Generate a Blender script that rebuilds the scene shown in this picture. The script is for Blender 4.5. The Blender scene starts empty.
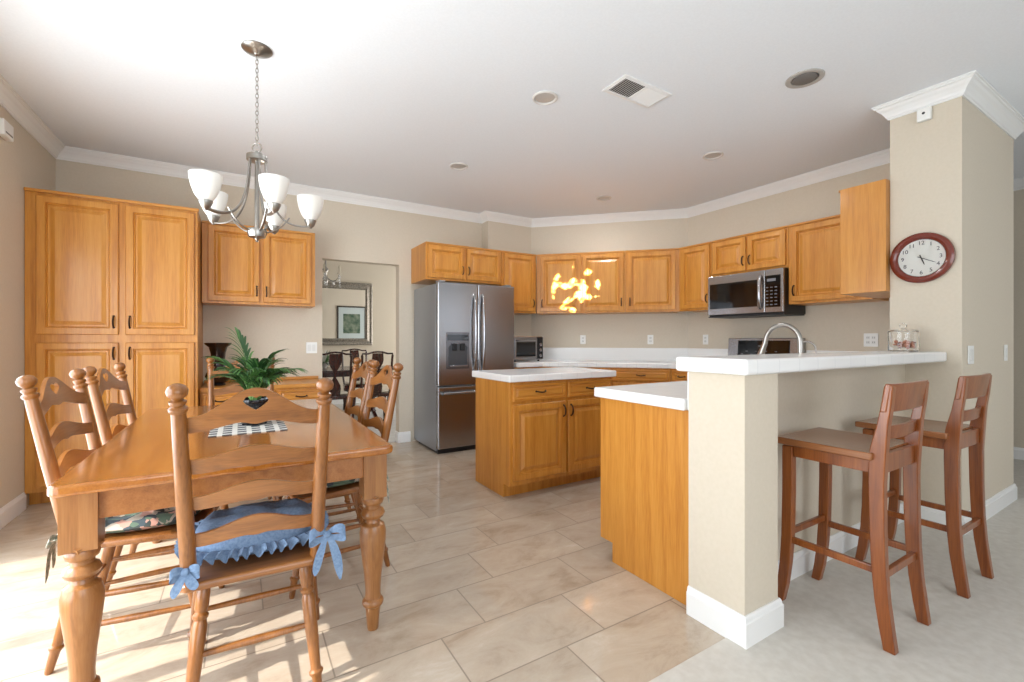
import bpy, bmesh, math, random
from mathutils import Vector, Matrix, noise
random.seed(7)
PI = math.pi
SC = bpy.context.scene
C = SC.collection

# ------------------------------------------------------------------ camera, world, lights, exposure
TH = math.radians(31.26)
cam_d = bpy.data.cameras.new('camera'); cam = bpy.data.objects.new('camera', cam_d); C.objects.link(cam)
cam.location = (0, 0, 1.17); cam.rotation_euler = (PI/2, 0, -TH)
cam_d.sensor_width = 36.0; cam_d.lens = 448.0/1024*36.0
cam_d.shift_y = -1.0/1024
cam_d.clip_start = 0.02
SC.camera = cam

w = bpy.data.worlds.new('world'); SC.world = w; w.use_nodes = True
bg = w.node_tree.nodes['Background']; bg.inputs[0].default_value = (0.80, 0.88, 1.0, 1); bg.inputs[1].default_value = 1.6

SC.view_settings.view_transform = 'Standard'
try: SC.view_settings.look = 'None'
except Exception: pass
SC.view_settings.gamma = 1.0; SC.view_settings.use_curve_mapping = False
SC.view_settings.exposure = 0.0

def area(name, loc, rot, sx, sy, power, col):
    d = bpy.data.lights.new(name, 'AREA'); d.shape = 'RECTANGLE'; d.size = sx; d.size_y = sy
    d.energy = power; d.color = col
    o = bpy.data.objects.new(name, d); C.objects.link(o); o.location = loc; o.rotation_euler = rot
    return o

sd = bpy.data.lights.new('sun', 'SUN'); sd.energy = 6.0; sd.angle = math.radians(0.6); sd.color = (1.0, 0.95, 0.87)
sun = bpy.data.objects.new('sun', sd); C.objects.link(sun)
sv = Vector((1.0, 0.04, -0.84)).normalized()
sun.rotation_euler = sv.to_track_quat('-Z', 'Y').to_euler()
# daylight at the sliding door and dining room; rear and living lamps are added fill
area('daylight_slider', (-1.45, 1.9, 1.15), (0, -PI/2, 0), 1.9, 3.0, 132, (0.87, 0.94, 1.0))
area('fill_rear', (0.6, -2.62, 1.35), (PI/2, 0, 0), 3.1, 2.0, 58, (0.90, 0.95, 1.0))
area('fill_living', (5.2, -2.62, 1.35), (PI/2, 0, 0), 2.0, 2.0, 9, (0.90, 0.95, 1.0))
area('daylight_dining', (4.22, 7.0, 1.4), (0, PI/2, 0), 1.6, 2.2, 60, (1.0, 0.98, 0.95))

# added spot lamp with a noise pattern, imitating sun dapples on the angled cabinets
gd = bpy.data.lights.new('dapple_spot', 'SPOT'); gd.energy = 60000; gd.spot_size = math.radians(4.6); gd.spot_blend = .2; gd.shadow_soft_size = .01; gd.color = (1.0, .88, .62)
go_ = bpy.data.objects.new('dapple_spot', gd); C.objects.link(go_); go_.location = (.4, -2.3, 1.95)
go_.rotation_euler = (Vector((3.45, 4.21, 1.78))-go_.location).to_track_quat('-Z', 'Y').to_euler()
gd.use_nodes = True; gn = gd.node_tree.nodes; gl = gd.node_tree.links
tc_ = gn.new('ShaderNodeTexCoord'); nz = gn.new('ShaderNodeTexNoise'); nz.inputs['Scale'].default_value = 52; nz.inputs['Detail'].default_value = 3
rp = gn.new('ShaderNodeMapRange'); rp.inputs['From Min'].default_value = .54; rp.inputs['From Max'].default_value = .60
gl.new(tc_.outputs['Normal'], nz.inputs['Vector']); gl.new(nz.outputs['Fac'], rp.inputs['Value']); gl.new(rp.outputs['Result'], gn['Emission'].inputs['Strength'])

# ------------------------------------------------------------------ helpers
def nt(m): return m.node_tree.nodes, m.node_tree.links
MATS = {}
def base_mat(name, col, rough=0.5, metal=0.0, spec=0.5, coat=0.0):
    if name in MATS: return MATS[name]
    m = bpy.data.materials.new(name); m.use_nodes = True
    p = m.node_tree.nodes['Principled BSDF']
    p.inputs['Base Color'].default_value = (*col, 1); p.inputs['Roughness'].default_value = rough
    p.inputs['Metallic'].default_value = metal; p.inputs['Specular IOR Level'].default_value = spec
    p.inputs['Coat Weight'].default_value = coat; p.inputs['Coat Roughness'].default_value = 0.15
    MATS[name] = m
    return m
def srgb(r, g, b):
    return tuple(((c/255)/12.92 if c/255 <= 0.04045 else ((c/255+0.055)/1.055)**2.4) for c in (r, g, b))
def N(m, t, **kw):
    n = m.node_tree.nodes.new(t)
    for k, v in kw.items(): setattr(n, k, v)
    return n
def L(m, a, b): m.node_tree.links.new(a, b)
def ramp(m, fac, stops):
    r = N(m, 'ShaderNodeValToRGB'); e = r.color_ramp.elements
    while len(e) < len(stops): e.new(0.5)
    for i, (p, c) in enumerate(stops): e[i].position = p; e[i].color = (*c, 1)
    L(m, fac, r.inputs[0]); return r
def wood(name, c0, c1, c2, axis='z', rough=0.32, coat=0.25, scale=1.0, spec=0.5):
    m = base_mat(name, c1, rough, 0, spec, coat)
    p = m.node_tree.nodes['Principled BSDF']
    tc = N(m, 'ShaderNodeTexCoord'); mp = N(m, 'ShaderNodeMapping')
    s = {'z': (24, 24, 1.1), 'x': (1.1, 24, 24), 'y': (24, 1.1, 24)}[axis]
    mp.inputs['Scale'].default_value = tuple(k*scale for k in s)
    L(m, tc.outputs['Object'], mp.inputs['Vector'])
    n1 = N(m, 'ShaderNodeTexNoise'); n1.inputs['Scale'].default_value = 1.0; n1.inputs['Detail'].default_value = 5; n1.inputs['Distortion'].default_value = 0.6
    L(m, mp.outputs[0], n1.inputs['Vector'])
    n2 = N(m, 'ShaderNodeTexNoise'); n2.inputs['Scale'].default_value = 9.0; n2.inputs['Detail'].default_value = 3
    L(m, mp.outputs[0], n2.inputs['Vector'])
    mx = N(m, 'ShaderNodeMath', operation='MULTIPLY_ADD'); mx.inputs[1].default_value = 0.35
    L(m, n2.outputs['Fac'], mx.inputs[0])
    ml = N(m, 'ShaderNodeMath', operation='MULTIPLY'); ml.inputs[1].default_value = 0.65
    L(m, n1.outputs['Fac'], ml.inputs[0]); L(m, ml.outputs[0], mx.inputs[2])
    r = ramp(m, mx.outputs[0], [(0.34, c0), (0.5, c1), (0.66, c2)])
    L(m, r.outputs[0], p.inputs['Base Color'])
    b = N(m, 'ShaderNodeBump'); b.inputs['Strength'].default_value = 0.06; b.inputs['Distance'].default_value = 0.002
    L(m, n2.outputs['Fac'], b.inputs['Height']); L(m, b.outputs[0], p.inputs['Normal'])
    return m
def noisy(name, c0, c1, scale, rough=0.7, bump=0.0, dist=0.002, detail=4, spec=0.3):
    m = base_mat(name, c0, rough, 0, spec)
    p = m.node_tree.nodes['Principled BSDF']
    tc = N(m, 'ShaderNodeTexCoord'); n = N(m, 'ShaderNodeTexNoise'); n.inputs['Scale'].default_value = scale; n.inputs['Detail'].default_value = detail
    L(m, tc.outputs['Object'], n.inputs['Vector'])
    r = ramp(m, n.outputs['Fac'], [(0.35, c0), (0.65, c1)]); L(m, r.outputs[0], p.inputs['Base Color'])
    if bump:
        b = N(m, 'ShaderNodeBump'); b.inputs['Strength'].default_value = bump; b.inputs['Distance'].default_value = dist
        L(m, n.outputs['Fac'], b.inputs['Height']); L(m, b.outputs[0], p.inputs['Normal'])
    return m

OAK = wood('oak_cabinet', srgb(180, 112, 38), srgb(200, 134, 52), srgb(210, 148, 66), 'z', 0.36, 0.2)
OAKX = wood('oak_cabinet_rail', srgb(180, 112, 38), srgb(200, 134, 52), srgb(210, 148, 66), 'x', 0.36, 0.2)
CHOAK = wood('oak_chair', srgb(112, 66, 26), srgb(138, 86, 38), srgb(154, 100, 50), 'z', 0.3, 0.35)
CHOAKX = wood('oak_chair_slat', srgb(112, 66, 26), srgb(138, 86, 38), srgb(154, 100, 50), 'x', 0.3, 0.35)
TBL = wood('oak_table_top', srgb(136, 78, 26), srgb(162, 98, 36), srgb(174, 112, 48), 'y', 0.14, 0.6)
TBLZ = wood('oak_table_leg', srgb(124, 78, 38), srgb(148, 98, 52), srgb(162, 112, 64), 'z', 0.3, 0.35)
CHERRY = wood('cherry_stool', srgb(112, 54, 18), srgb(136, 72, 26), srgb(154, 88, 38), 'z', 0.28, 0.4)
MAHOG = wood('mahogany', srgb(42, 16, 12), srgb(58, 24, 18), srgb(76, 34, 24), 'z', 0.25, 0.4)
WALL = noisy('wall_paint', srgb(210, 199, 180), srgb(213, 202, 184), 60, 0.75, 0.08, 0.001)
CEIL = noisy('ceiling_paint', srgb(232, 236, 240), srgb(235, 239, 243), 80, 0.85, 0.08, 0.001)
TRIM = base_mat('trim_white', srgb(238, 238, 236), 0.35)
CARPET = noisy('carpet', srgb(202, 196, 186), srgb(211, 206, 197), 26, 0.95, 0.15, 0.004, 8, 0.1)
FINE = noisy('carpet_dining', srgb(196, 194, 190), srgb(208, 206, 202), 7, 0.95, 0.0, 0.003, 6, 0.1)
BRONZE = base_mat('dark_bronze', srgb(62, 44, 34), 0.35, 0.8)
STEEL = base_mat('stainless', srgb(166, 166, 168), 0.26, 1.0)
STEELD = base_mat('stainless_side', srgb(158, 162, 168), 0.32, 0.6)
NICKEL = base_mat('brushed_nickel', srgb(164, 160, 154), 0.3, 1.0)
BLACKG = base_mat('black_glass', srgb(10, 10, 12), 0.06, 0, 0.6)
BLACKP = base_mat('black_plastic', srgb(22, 22, 24), 0.4)
WHITEP = base_mat('white_plastic', srgb(240, 240, 236), 0.35)
SLOT = base_mat('socket_slot', srgb(120, 118, 112), 0.5)
MIRROR = base_mat('mirror_glass', (0.9, 0.9, 0.9), 0.01, 1.0)
SILVER = noisy('silver_frame', srgb(120, 114, 104), srgb(168, 160, 148), 60, 0.4, 0.3, 0.003)
SILVER.node_tree.nodes['Principled BSDF'].inputs['Metallic'].default_value = 0.6
GLASS = base_mat('clear_glass', (1, 1, 1), 0.02); GLASS.node_tree.nodes['Principled BSDF'].inputs['Transmission Weight'].default_value = 1.0
GLASS.node_tree.nodes['Principled BSDF'].inputs['IOR'].default_value = 1.3
FROST = base_mat('frosted_shade', srgb(240, 238, 232), 0.35); 
FROST.node_tree.nodes['Principled BSDF'].inputs['Subsurface Weight'].default_value = 0.35
FROST.node_tree.nodes['Principled BSDF'].inputs['Subsurface Radius'].default_value = (0.03, 0.03, 0.03)
BLUE = noisy('blue_gingham', srgb(100, 122, 150), srgb(120, 142, 170), 120, 0.9, 0.2, 0.002)
CREAM = base_mat('cream_cloth', srgb(206, 196, 178), 0.9)

def tile_floor():
    m = base_mat('floor_tile', srgb(190, 172, 150), 0.14, 0, 0.5); p = m.node_tree.nodes['Principled BSDF']
    g = N(m, 'ShaderNodeNewGeometry'); s = N(m, 'ShaderNodeSeparateXYZ'); L(m, g.outputs['Position'], s.inputs[0])
    def M(op, a, b=None, c=None):
        n = N(m, 'ShaderNodeMath', operation=op)
        for i, v in enumerate((a, b, c)):
            if v is None: continue
            if isinstance(v, (int, float)): n.inputs[i].default_value = v
            else: L(m, v, n.inputs[i])
        return n.outputs[0]
    v = M('DIVIDE', M('SUBTRACT', s.outputs[1], 1.935), 0.29); row = M('FLOOR', v); fy = M('FRACT', v)
    u = M('DIVIDE', M('SUBTRACT', M('SUBTRACT', s.outputs[0], 1.066), M('MULTIPLY', row, 0.196)), 0.588)
    col = M('FLOOR', u); fx = M('FRACT', u)
    dx = M('MULTIPLY', M('MINIMUM', fx, M('SUBTRACT', 1.0, fx)), 0.588)
    dy = M('MULTIPLY', M('MINIMUM', fy, M('SUBTRACT', 1.0, fy)), 0.29)
    d = M('MINIMUM', dx, dy); grout = M('LESS_THAN', d, 0.0028)
    cb = N(m, 'ShaderNodeCombineXYZ'); L(m, col, cb.inputs[0]); L(m, row, cb.inputs[1])
    wn = N(m, 'ShaderNodeTexWhiteNoise', noise_dimensions='3D'); L(m, cb.outputs[0], wn.inputs['Vector'])
    ad = N(m, 'ShaderNodeVectorMath', operation='MULTIPLY_ADD'); L(m, wn.outputs['Color'], ad.inputs[0]); ad.inputs[1].default_value = (7, 7, 7); L(m, g.outputs['Position'], ad.inputs[2])
    mp = N(m, 'ShaderNodeMapping'); mp.inputs['Scale'].default_value = (2.2, 4.2, 1); mp.inputs['Rotation'].default_value = (0, 0, 0.35); L(m, ad.outputs[0], mp.inputs['Vector'])
    n = N(m, 'ShaderNodeTexNoise'); n.inputs['Scale'].default_value = 1.5; n.inputs['Detail'].default_value = 12; n.inputs['Roughness'].default_value = 0.72; n.inputs['Distortion'].default_value = 0.45
    L(m, mp.outputs[0], n.inputs['Vector'])
    r = ramp(m, n.outputs['Fac'], [(0.28, srgb(164, 146, 126)), (0.45, srgb(186, 170, 151)), (0.6, srgb(194, 180, 162)), (0.75, srgb(206, 195, 180))])
    hs = N(m, 'ShaderNodeHueSaturation'); L(m, r.outputs[0], hs.inputs['Color']); L(m, M('MULTIPLY_ADD', wn.outputs['Value'], 0.14, 0.93), hs.inputs['Value'])
    mx = N(m, 'ShaderNodeMix', data_type='RGBA'); L(m, grout, mx.inputs[0]); L(m, hs.outputs[0], mx.inputs[6]); mx.inputs[7].default_value = (*srgb(138, 124, 108), 1)
    L(m, mx.outputs[2], p.inputs['Base Color'])
    L(m, M('MULTIPLY_ADD', grout, 0.5, 0.085), p.inputs['Roughness'])
    b = N(m, 'ShaderNodeBump'); b.inputs['Strength'].default_value = 0.25; b.inputs['Distance'].default_value = 0.002; L(m, M('SUBTRACT', 1.0, grout), b.inputs['Height']); L(m, b.outputs[0], p.inputs['Normal'])
    return m
TILE = tile_floor()
def counter_tile():
    m = base_mat('white_counter_tile', srgb(240, 240, 238), 0.16, 0, 0.5); p = m.node_tree.nodes['Principled BSDF']
    tc = N(m, 'ShaderNodeTexCoord'); br = N(m, 'ShaderNodeTexBrick'); br.offset = 0.0
    L(m, tc.outputs['Object'], br.inputs['Vector'])
    br.inputs['Color1'].default_value = (*srgb(241, 241, 239), 1); br.inputs['Color2'].default_value = (*srgb(238, 238, 237), 1); br.inputs['Mortar'].default_value = (*srgb(222, 223, 223), 1)
    br.inputs['Scale'].default_value = 1.0; br.inputs['Brick Width'].default_value = 0.152; br.inputs['Row Height'].default_value = 0.152; br.inputs['Mortar Size'].default_value = 0.0016
    L(m, br.outputs['Color'], p.inputs['Base Color'])
    return m
CTILE = counter_tile()
CEDGE = base_mat('white_tile_edge', srgb(241, 241, 239), 0.16)
def floral():
    m = base_mat('floral_print', srgb(60, 70, 62), 0.9); p = m.node_tree.nodes['Principled BSDF']
    tc = N(m, 'ShaderNodeTexCoord'); v = N(m, 'ShaderNodeTexVoronoi'); v.inputs['Scale'].default_value = 26
    n = N(m, 'ShaderNodeTexNoise'); n.inputs['Scale'].default_value = 9; n.inputs['Detail'].default_value = 4
    vm = N(m, 'ShaderNodeVectorMath', operation='MULTIPLY_ADD'); L(m, n.outputs['Color'], vm.inputs[0]); vm.inputs[1].default_value = (.12, .12, .12); L(m, tc.outputs['Object'], vm.inputs[2])
    L(m, tc.outputs['Object'], n.inputs['Vector']); L(m, vm.outputs[0], v.inputs['Vector'])
    sep = N(m, 'ShaderNodeSeparateColor'); L(m, v.outputs['Color'], sep.inputs[0])
    r = ramp(m, sep.outputs[0], [(0.0, srgb(58, 66, 64)), (0.25, srgb(92, 112, 94)), (0.45, srgb(66, 78, 84)), (0.64, srgb(186, 142, 126)), (0.8, srgb(176, 164, 148))])
    r.color_ramp.interpolation = 'CONSTANT'
    L(m, r.outputs[0], p.inputs['Base Color']); return m
FLORAL = floral()
SAGE = noisy('sage_print', srgb(110, 124, 114), srgb(188, 186, 172), 60, .9)

# ---- object plumbing
def tag(o, label=None, cat=None, group=None, kind=None):
    if label: o['label'] = label
    if cat: o['category'] = cat
    if group: o['group'] = group
    if kind: o['kind'] = kind
    return o
def thing(name, label, cat, loc=(0, 0, 0), rotz=0, group=None):
    o = bpy.data.objects.new(name, None); C.objects.link(o); o.empty_display_size = 0.1
    o.location = loc; o.rotation_euler = (0, 0, rotz)
    return tag(o, label, cat, group)
def obj(name, bm, mats, parent=None, smooth=False, loc=None, bevel=0, seg=2, sub=0):
    bmesh.ops.recalc_face_normals(bm, faces=bm.faces)
    me = bpy.data.meshes.new(name); bm.to_mesh(me); bm.free()
    if not isinstance(mats, (list, tuple)): mats = [mats]
    for m in mats: me.materials.append(m)
    o = bpy.data.objects.new(name, me); C.objects.link(o)
    if parent: o.parent = parent
    if loc: o.location = loc
    if bevel:
        md = o.modifiers.new('bevel', 'BEVEL'); md.width = bevel; md.segments = seg; md.limit_method = 'ANGLE'; md.angle_limit = math.radians(40)
    if sub:
        md = o.modifiers.new('sub', 'SUBSURF'); md.levels = sub; md.render_levels = sub
    if smooth:
        for p in me.polygons: p.use_smooth = True
        if not sub:
            me.set_sharp_from_angle(angle=math.radians(38))
    return o
def dup(root, loc=None, rotz=None, label=None, cat=None, group=None):
    r = root.copy(); C.objects.link(r)
    if loc is not None: r.location = loc
    if rotz is not None: r.rotation_euler = (0, 0, rotz)
    if label: r['label'] = label
    if group: r['group'] = group
    for ch in list(root.children):
        c = ch.copy(); C.objects.link(c); c.parent = r
        for g in list(ch.children):
            d = g.copy(); C.objects.link(d); d.parent = c
    return r
def BM(): return bmesh.new()
def bx(bm, x0, x1, y0, y1, z0, z1, mi=0):
    vs = [bm.verts.new(p) for p in [(x0,y0,z0),(x1,y0,z0),(x1,y1,z0),(x0,y1,z0),(x0,y0,z1),(x1,y0,z1),(x1,y1,z1),(x0,y1,z1)]]
    for f in [(0,3,2,1),(4,5,6,7),(0,1,5,4),(1,2,6,5),(2,3,7,6),(3,0,4,7)]:
        fc = bm.faces.new([vs[i] for i in f]); fc.material_index = mi
    return bm
def prism(bm, pts, axis, a0, a1, mi=0):
    """polygon pts extruded along axis ('x': pts are (y,z); 'y': (x,z); 'z': (x,y))"""
    def mk(p, a):
        return {'x': (a, p[0], p[1]), 'y': (p[0], a, p[1]), 'z': (p[0], p[1], a)}[axis]
    A = [bm.verts.new(mk(p, a0)) for p in pts]; B = [bm.verts.new(mk(p, a1)) for p in pts]
    n = len(pts)
    fs = [bm.faces.new(A[::-1]), bm.faces.new(B)]
    for i in range(n): fs.append(bm.faces.new((A[i], A[(i+1) % n], B[(i+1) % n], B[i])))
    for f in fs: f.material_index = mi
    return bm
def frame_of(d):
    d = d.normalized(); up = Vector((0, 0, 1)) if abs(d.z) < 0.95 else Vector((1, 0, 0))
    a = d.cross(up).normalized(); b = a.cross(d).normalized(); return a, b
def lathe(bm, prof, p0=(0,0,0), p1=(0,0,1), n=20, absolute=False, mi=0):
    """prof: (t, r) along p0->p1 (t 0..1), or (z, r) in metres from p0 when absolute"""
    p0 = Vector(p0); p1 = Vector(p1); d = p1-p0; a, b = frame_of(d); dn = d.normalized()
    rings = []
    for t, r in prof:
        c = p0 + (dn*t if absolute else d*t)
        if r < 1e-5: rings.append([bm.verts.new(c)])
        else: rings.append([bm.verts.new(c + a*math.cos(2*PI*k/n)*r + b*math.sin(2*PI*k/n)*r) for k in range(n)])
    for i in range(len(rings)-1):
        A, B = rings[i], rings[i+1]
        for k in range(n):
            q = (k+1) % n
            if len(A) == 1 and len(B) == 1: continue
            if len(A) == 1: f = bm.faces.new((A[0], B[q], B[k]))
            elif len(B) == 1: f = bm.faces.new((A[k], A[q], B[0]))
            else: f = bm.faces.new((A[k], A[q], B[q], B[k]))
            f.material_index = mi
    for R in (rings[0], rings[-1]):
        if len(R) > 2:
            f = bm.faces.new(R); f.material_index = mi
    return bm
def tube(bm, pts, r, n=10, flat=1.0, closed=False, mi=0):
    pts = [Vector(p) for p in pts]; m = len(pts)
    rr = r if isinstance(r, (list, tuple)) else [r]*m
    rings = []; prev = None
    for i in range(m):
        if closed: d = pts[(i+1) % m]-pts[i-1]
        else: d = pts[min(i+1, m-1)]-pts[max(i-1, 0)]
        d.normalize()
        if prev is None: a, b = frame_of(d)
        else:
            a = prev - d*prev.dot(d)
            a = a.normalized() if a.length > 1e-6 else frame_of(d)[0]
            b = a.cross(d).normalized()
        prev = a
        rings.append([bm.verts.new(pts[i] + a*math.cos(2*PI*k/n)*rr[i] + b*math.sin(2*PI*k/n)*rr[i]*flat) for k in range(n)])
    for i in range(m if closed else m-1):
        A, B = rings[i], rings[(i+1) % m]
        for k in range(n):
            q = (k+1) % n; f = bm.faces.new((A[k], A[q], B[q], B[k])); f.material_index = mi
    if not closed:
        for R in (rings[0], rings[-1]): f = bm.faces.new(R); f.material_index = mi
    return bm
def bez(p0, p1, p2, p3, n=10):
    p0, p1, p2, p3 = map(Vector, (p0, p1, p2, p3)); o = []
    for i in range(n+1):
        t = i/n; s = 1-t; o.append(p0*s**3 + p1*3*s*s*t + p2*3*s*t*t + p3*t**3)
    return o
def sweep(bm, path, prof, closed=False, side=1, mi=0):
    """sweep profile (offset, z) along 2-D path with mitred corners; offset goes to the right of travel (side=1)"""
    P = [Vector(p) for p in path]; n = len(P); rings = []
    for i in range(n):
        if closed or 0 < i < n-1:
            d1 = (P[i]-P[i-1]).normalized(); d2 = (P[(i+1) % n]-P[i]).normalized()
        elif i == 0: d1 = d2 = (P[1]-P[0]).normalized()
        else: d1 = d2 = (P[-1]-P[-2]).normalized()
        n1 = Vector((d1.y, -d1.x))*side; n2 = Vector((d2.y, -d2.x))*side
        k = n1+n2; mm = k/(1+n1.dot(n2))
        rings.append([bm.verts.new((P[i].x+mm.x*o, P[i].y+mm.y*o, z)) for o, z in prof])
    q = len(prof)
    for i in range(n if closed else n-1):
        A, B = rings[i], rings[(i+1) % n]
        for k in range(q):
            f = bm.faces.new((A[k], A[(k+1) % q], B[(k+1) % q], B[k])); f.material_index = mi
    if not closed:
        bm.faces.new(rings[0]); bm.faces.new(rings[-1])
    return bm
def loft_rect(bm, cx, cz, w, h, prof, mi=0):
    """door front in the XZ plane facing -y: prof = (inset, y) loops, last loop capped, first loop capped at back"""
    loops = []
    for ins, y in prof:
        a, b = w/2-ins, h/2-ins
        loops.append([bm.verts.new((cx+sx*a, y, cz+sz*b)) for sx, sz in ((-1,-1),(1,-1),(1,1),(-1,1))])
    for A, B in zip(loops, loops[1:]):
        for k in range(4):
            f = bm.faces.new((A[k], A[(k+1) % 4], B[(k+1) % 4], B[k])); f.material_index = mi
    bm.faces.new(loops[0]); bm.faces.new(loops[-1][::-1]); return bm
DOORP = [(0, 0), (0, -.016), (.004, -.02), (.046, -.02), (.049, -.011), (.055, -.0135), (.059, -.004), (.070, -.004), (.096, -.015)]
DRAWP = [(0, 0), (0, -.015), (.005, -.019), (.020, -.019), (.023, -.011), (.028, -.011), (.040, -.017)]
def pull_bm(vertical=True, ln=0.085):
    bm = BM(); h = ln/2
    pts = bez((0, 0, -h), (0, -.036, -h*.9), (0, -.036, h*.9), (0, 0, h), 10)
    if not vertical: pts = [Vector((p.z, p.y, -abs(0)-0.006*math.cos(p.z/h*PI/2))) for p in pts]
    tube(bm, pts, [0.0045+0.0015*math.sin(PI*i/10) for i in range(11)], 8)
    for s in (-1, 1):
        if vertical: lathe(bm, [(0, .008), (.003, .007), (.006, .004)], (0, 0, s*h), (0, -1, s*h), 10, True)
        else: lathe(bm, [(0, .008), (.003, .007), (.006, .004)], (s*h, 0, 0), (s*h, -1, 0), 10, True)
    return bm
def add_door(parent, x0, x1, z0, z1, yf, hx=None, hz=None, prof=DOORP, name='door', vertical=True):
    """door centred object at local face y=yf; handle at (hx,hz) in cabinet coords"""
    w_, h_ = x1-x0, z1-z0
    d = obj(name, loft_rect(BM(), 0, 0, w_, h_, prof), OAK if name == 'door' else OAKX, parent, loc=((x0+x1)/2, yf, (z0+z1)/2))
    if hx is not None:
        obj('handle', pull_bm(vertical), BRONZE, d, True, loc=(hx-(x0+x1)/2, -.019, hz-(z0+z1)/2))
    return d
def base_body(w, depth, h=0.86, kick=0.09, kh=0.10):
    return prism(BM(), [(0, 0), (0, h), (-depth, h), (-depth, kh), (-depth+kick, kh), (-depth+kick, 0)], 'x', 0, w)
def upper(label, loc, rotz, w, depth, h, doors, group=None, hside=None):
    """wall cabinet; local origin back-left-bottom; x right, -y out. doors: list of (x0, x1, handle side 'l'/'r')"""
    t = thing('wall_cabinet', label, 'cabinet', loc, rotz, group)
    obj('body', bx(BM(), 0, w, -depth, 0, 0, h), OAK, t, bevel=.002)
    m = BM(); bx(m, -.0, w, -depth-.012, -depth-.0005, h-.018, h+.0)
    obj('top_moulding', m, OAKX, t, bevel=.004)
    for x0, x1, s in doors:
        hx = (x0+.024) if s == 'l' else (x1-.024)
        add_door(t, x0, x1, .022, h-.03, -depth-.0005, hx, .022+min(.10, h*.28))
    return t
def slab(bm, pts, z0, z1, mi=0): return prism(bm, pts, 'z', z0, z1, mi)

# ------------------------------------------------------------------ the setting
CZ = 2.735
XL, YB, YK, XJ, XR = -1.28, 5.03, 4.87, 2.61, 4.61
CX, CY0, CY1, XH, XF, YF_, YH = 3.717, 0.90, 1.25, 4.85, 6.52, -2.5, 6.2
DG0, DG1 = (3.25, 4.87), (4.61, 3.51)
DX0, DX1, DH = 0.735, 1.548, 2.025
def struct(name, bm, m, **k): return tag(obj(name, bm, m, **k), kind='structure')
struct('floor', bx(BM(), -1.45, 4.72, 1.065, 5.09, -.06, 0), TILE)
bm = BM(); bx(bm, -1.45, 6.7, -2.65, 1.065, -.06, .004); bx(bm, 4.72, 6.7, 1.065, 6.4, -.06, .004); bx(bm, 1.70, 4.72, 1.065, 1.25, -.001, .004)
struct('floor_carpet', bm, CARPET)
struct('floor_dining', bx(BM(), -.6, 4.4, 5.09, 8.8, -.06, .004), FINE)
struct('ceiling', bx(BM(), -1.45, 6.7, -2.65, 6.4, CZ, CZ+.1), CEIL)
struct('ceiling_dining', bx(BM(), -.6, 4.4, 6.4, 8.8, CZ, CZ+.1), CEIL)
# left wall with the sliding door opening
SY0, SY1, SZ = 0.45, 3.45, 2.06
bm = BM(); bx(bm, XL-.15, XL, SY1, YB+.12, 0, CZ); bx(bm, XL-.15, XL, -2.65, SY0, 0, CZ); bx(bm, XL-.15, XL, SY0, SY1, SZ, CZ)
struct('wall_left', bm, WALL)
bm = BM(); bx(bm, XL-.001, DX0, YB, YB+.12, 0, CZ); bx(bm, DX1, XJ+.001, YB, YB+.12, 0, CZ); bx(bm, DX0, DX1, YB, YB+.12, DH, CZ)
struct('wall_back', bm, WALL)
struct('wall_kitchen', bx(BM(), XJ, 3.30, YK, YB+.12, 0, CZ), WALL)
bm = BM(); slab(bm, [DG0, DG1, (4.70, 3.60), (3.34, 4.96)], 0, CZ); struct('wall_diagonal', bm, WALL)
struct('wall_right', bx(BM(), XR, XH, CY1, 6.3, 0, CZ), WALL)
struct('wall_column', bx(BM(), CX, XH, CY0, CY1, 0, CZ), WALL)
struct('wall_hall', bx(BM(), XH, XF+.15, YH, YH+.12, 0, CZ), WALL)
struct('wall_far_right', bx(BM(), XF, XF+.15, -2.65, YH, 0, CZ), WALL)
# rear wall; its two unseen windows are added to carry fill light
bm = BM()
RW = [(-1.0, 2.2, .35, 2.35), (4.2, 6.2, .35, 2.35)]
bx(bm, XL, -1.0, YF_-.12, YF_, 0, CZ); bx(bm, 2.2, 4.2, YF_-.12, YF_, 0, CZ); bx(bm, 6.2, XF, YF_-.12, YF_, 0, CZ)
for x0, x1, z0, z1 in RW: bx(bm, x0, x1, YF_-.12, YF_, 0, z0); bx(bm, x0, x1, YF_-.12, YF_, z1, CZ)
struct('wall_rear', bm, WALL)
for i, (x0, x1, z0, z1) in enumerate(RW):
    bm = BM(); t_ = .05
    bx(bm, x0, x1, YF_-.06, YF_-.01, z0, z0+t_); bx(bm, x0, x1, YF_-.06, YF_-.01, z1-t_, z1)
    k = 4 if i == 0 else 2
    for j in range(k+1):
        xx = x0 + (x1-x0-t_)*j/k; bx(bm, xx, xx+t_, YF_-.06, YF_-.01, z0+t_, z1-t_)
    struct('window_%d' % (i+1), bm, TRIM)
# sliding patio door frame on the left
bm = BM(); fx0, fx1 = XL-.10, XL-.04
bx(bm, fx0, fx1, SY0, SY1, SZ-.06, SZ); bx(bm, fx0, fx1, SY0, SY1, 0, .04)
for yy in (SY0, SY0+.98, SY0+1.47, SY0+1.96, SY1-.07): bx(bm, fx0, fx1, yy, yy+.07, .04, SZ-.06)
struct('door_1', bm, TRIM)
# unseen roof slab added to cut the top of the sun beam; ground outside
struct('sun_cut_roof', bx(BM(), -3.05, XL-.16, -1.5, 5.0, 2.90, 3.02), TRIM)
struct('patio_ground', bx(BM(), -8, XL-.16, -6, 9, -.12, -.02), base_mat('patio_concrete', srgb(190, 184, 174), .9))
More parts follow.
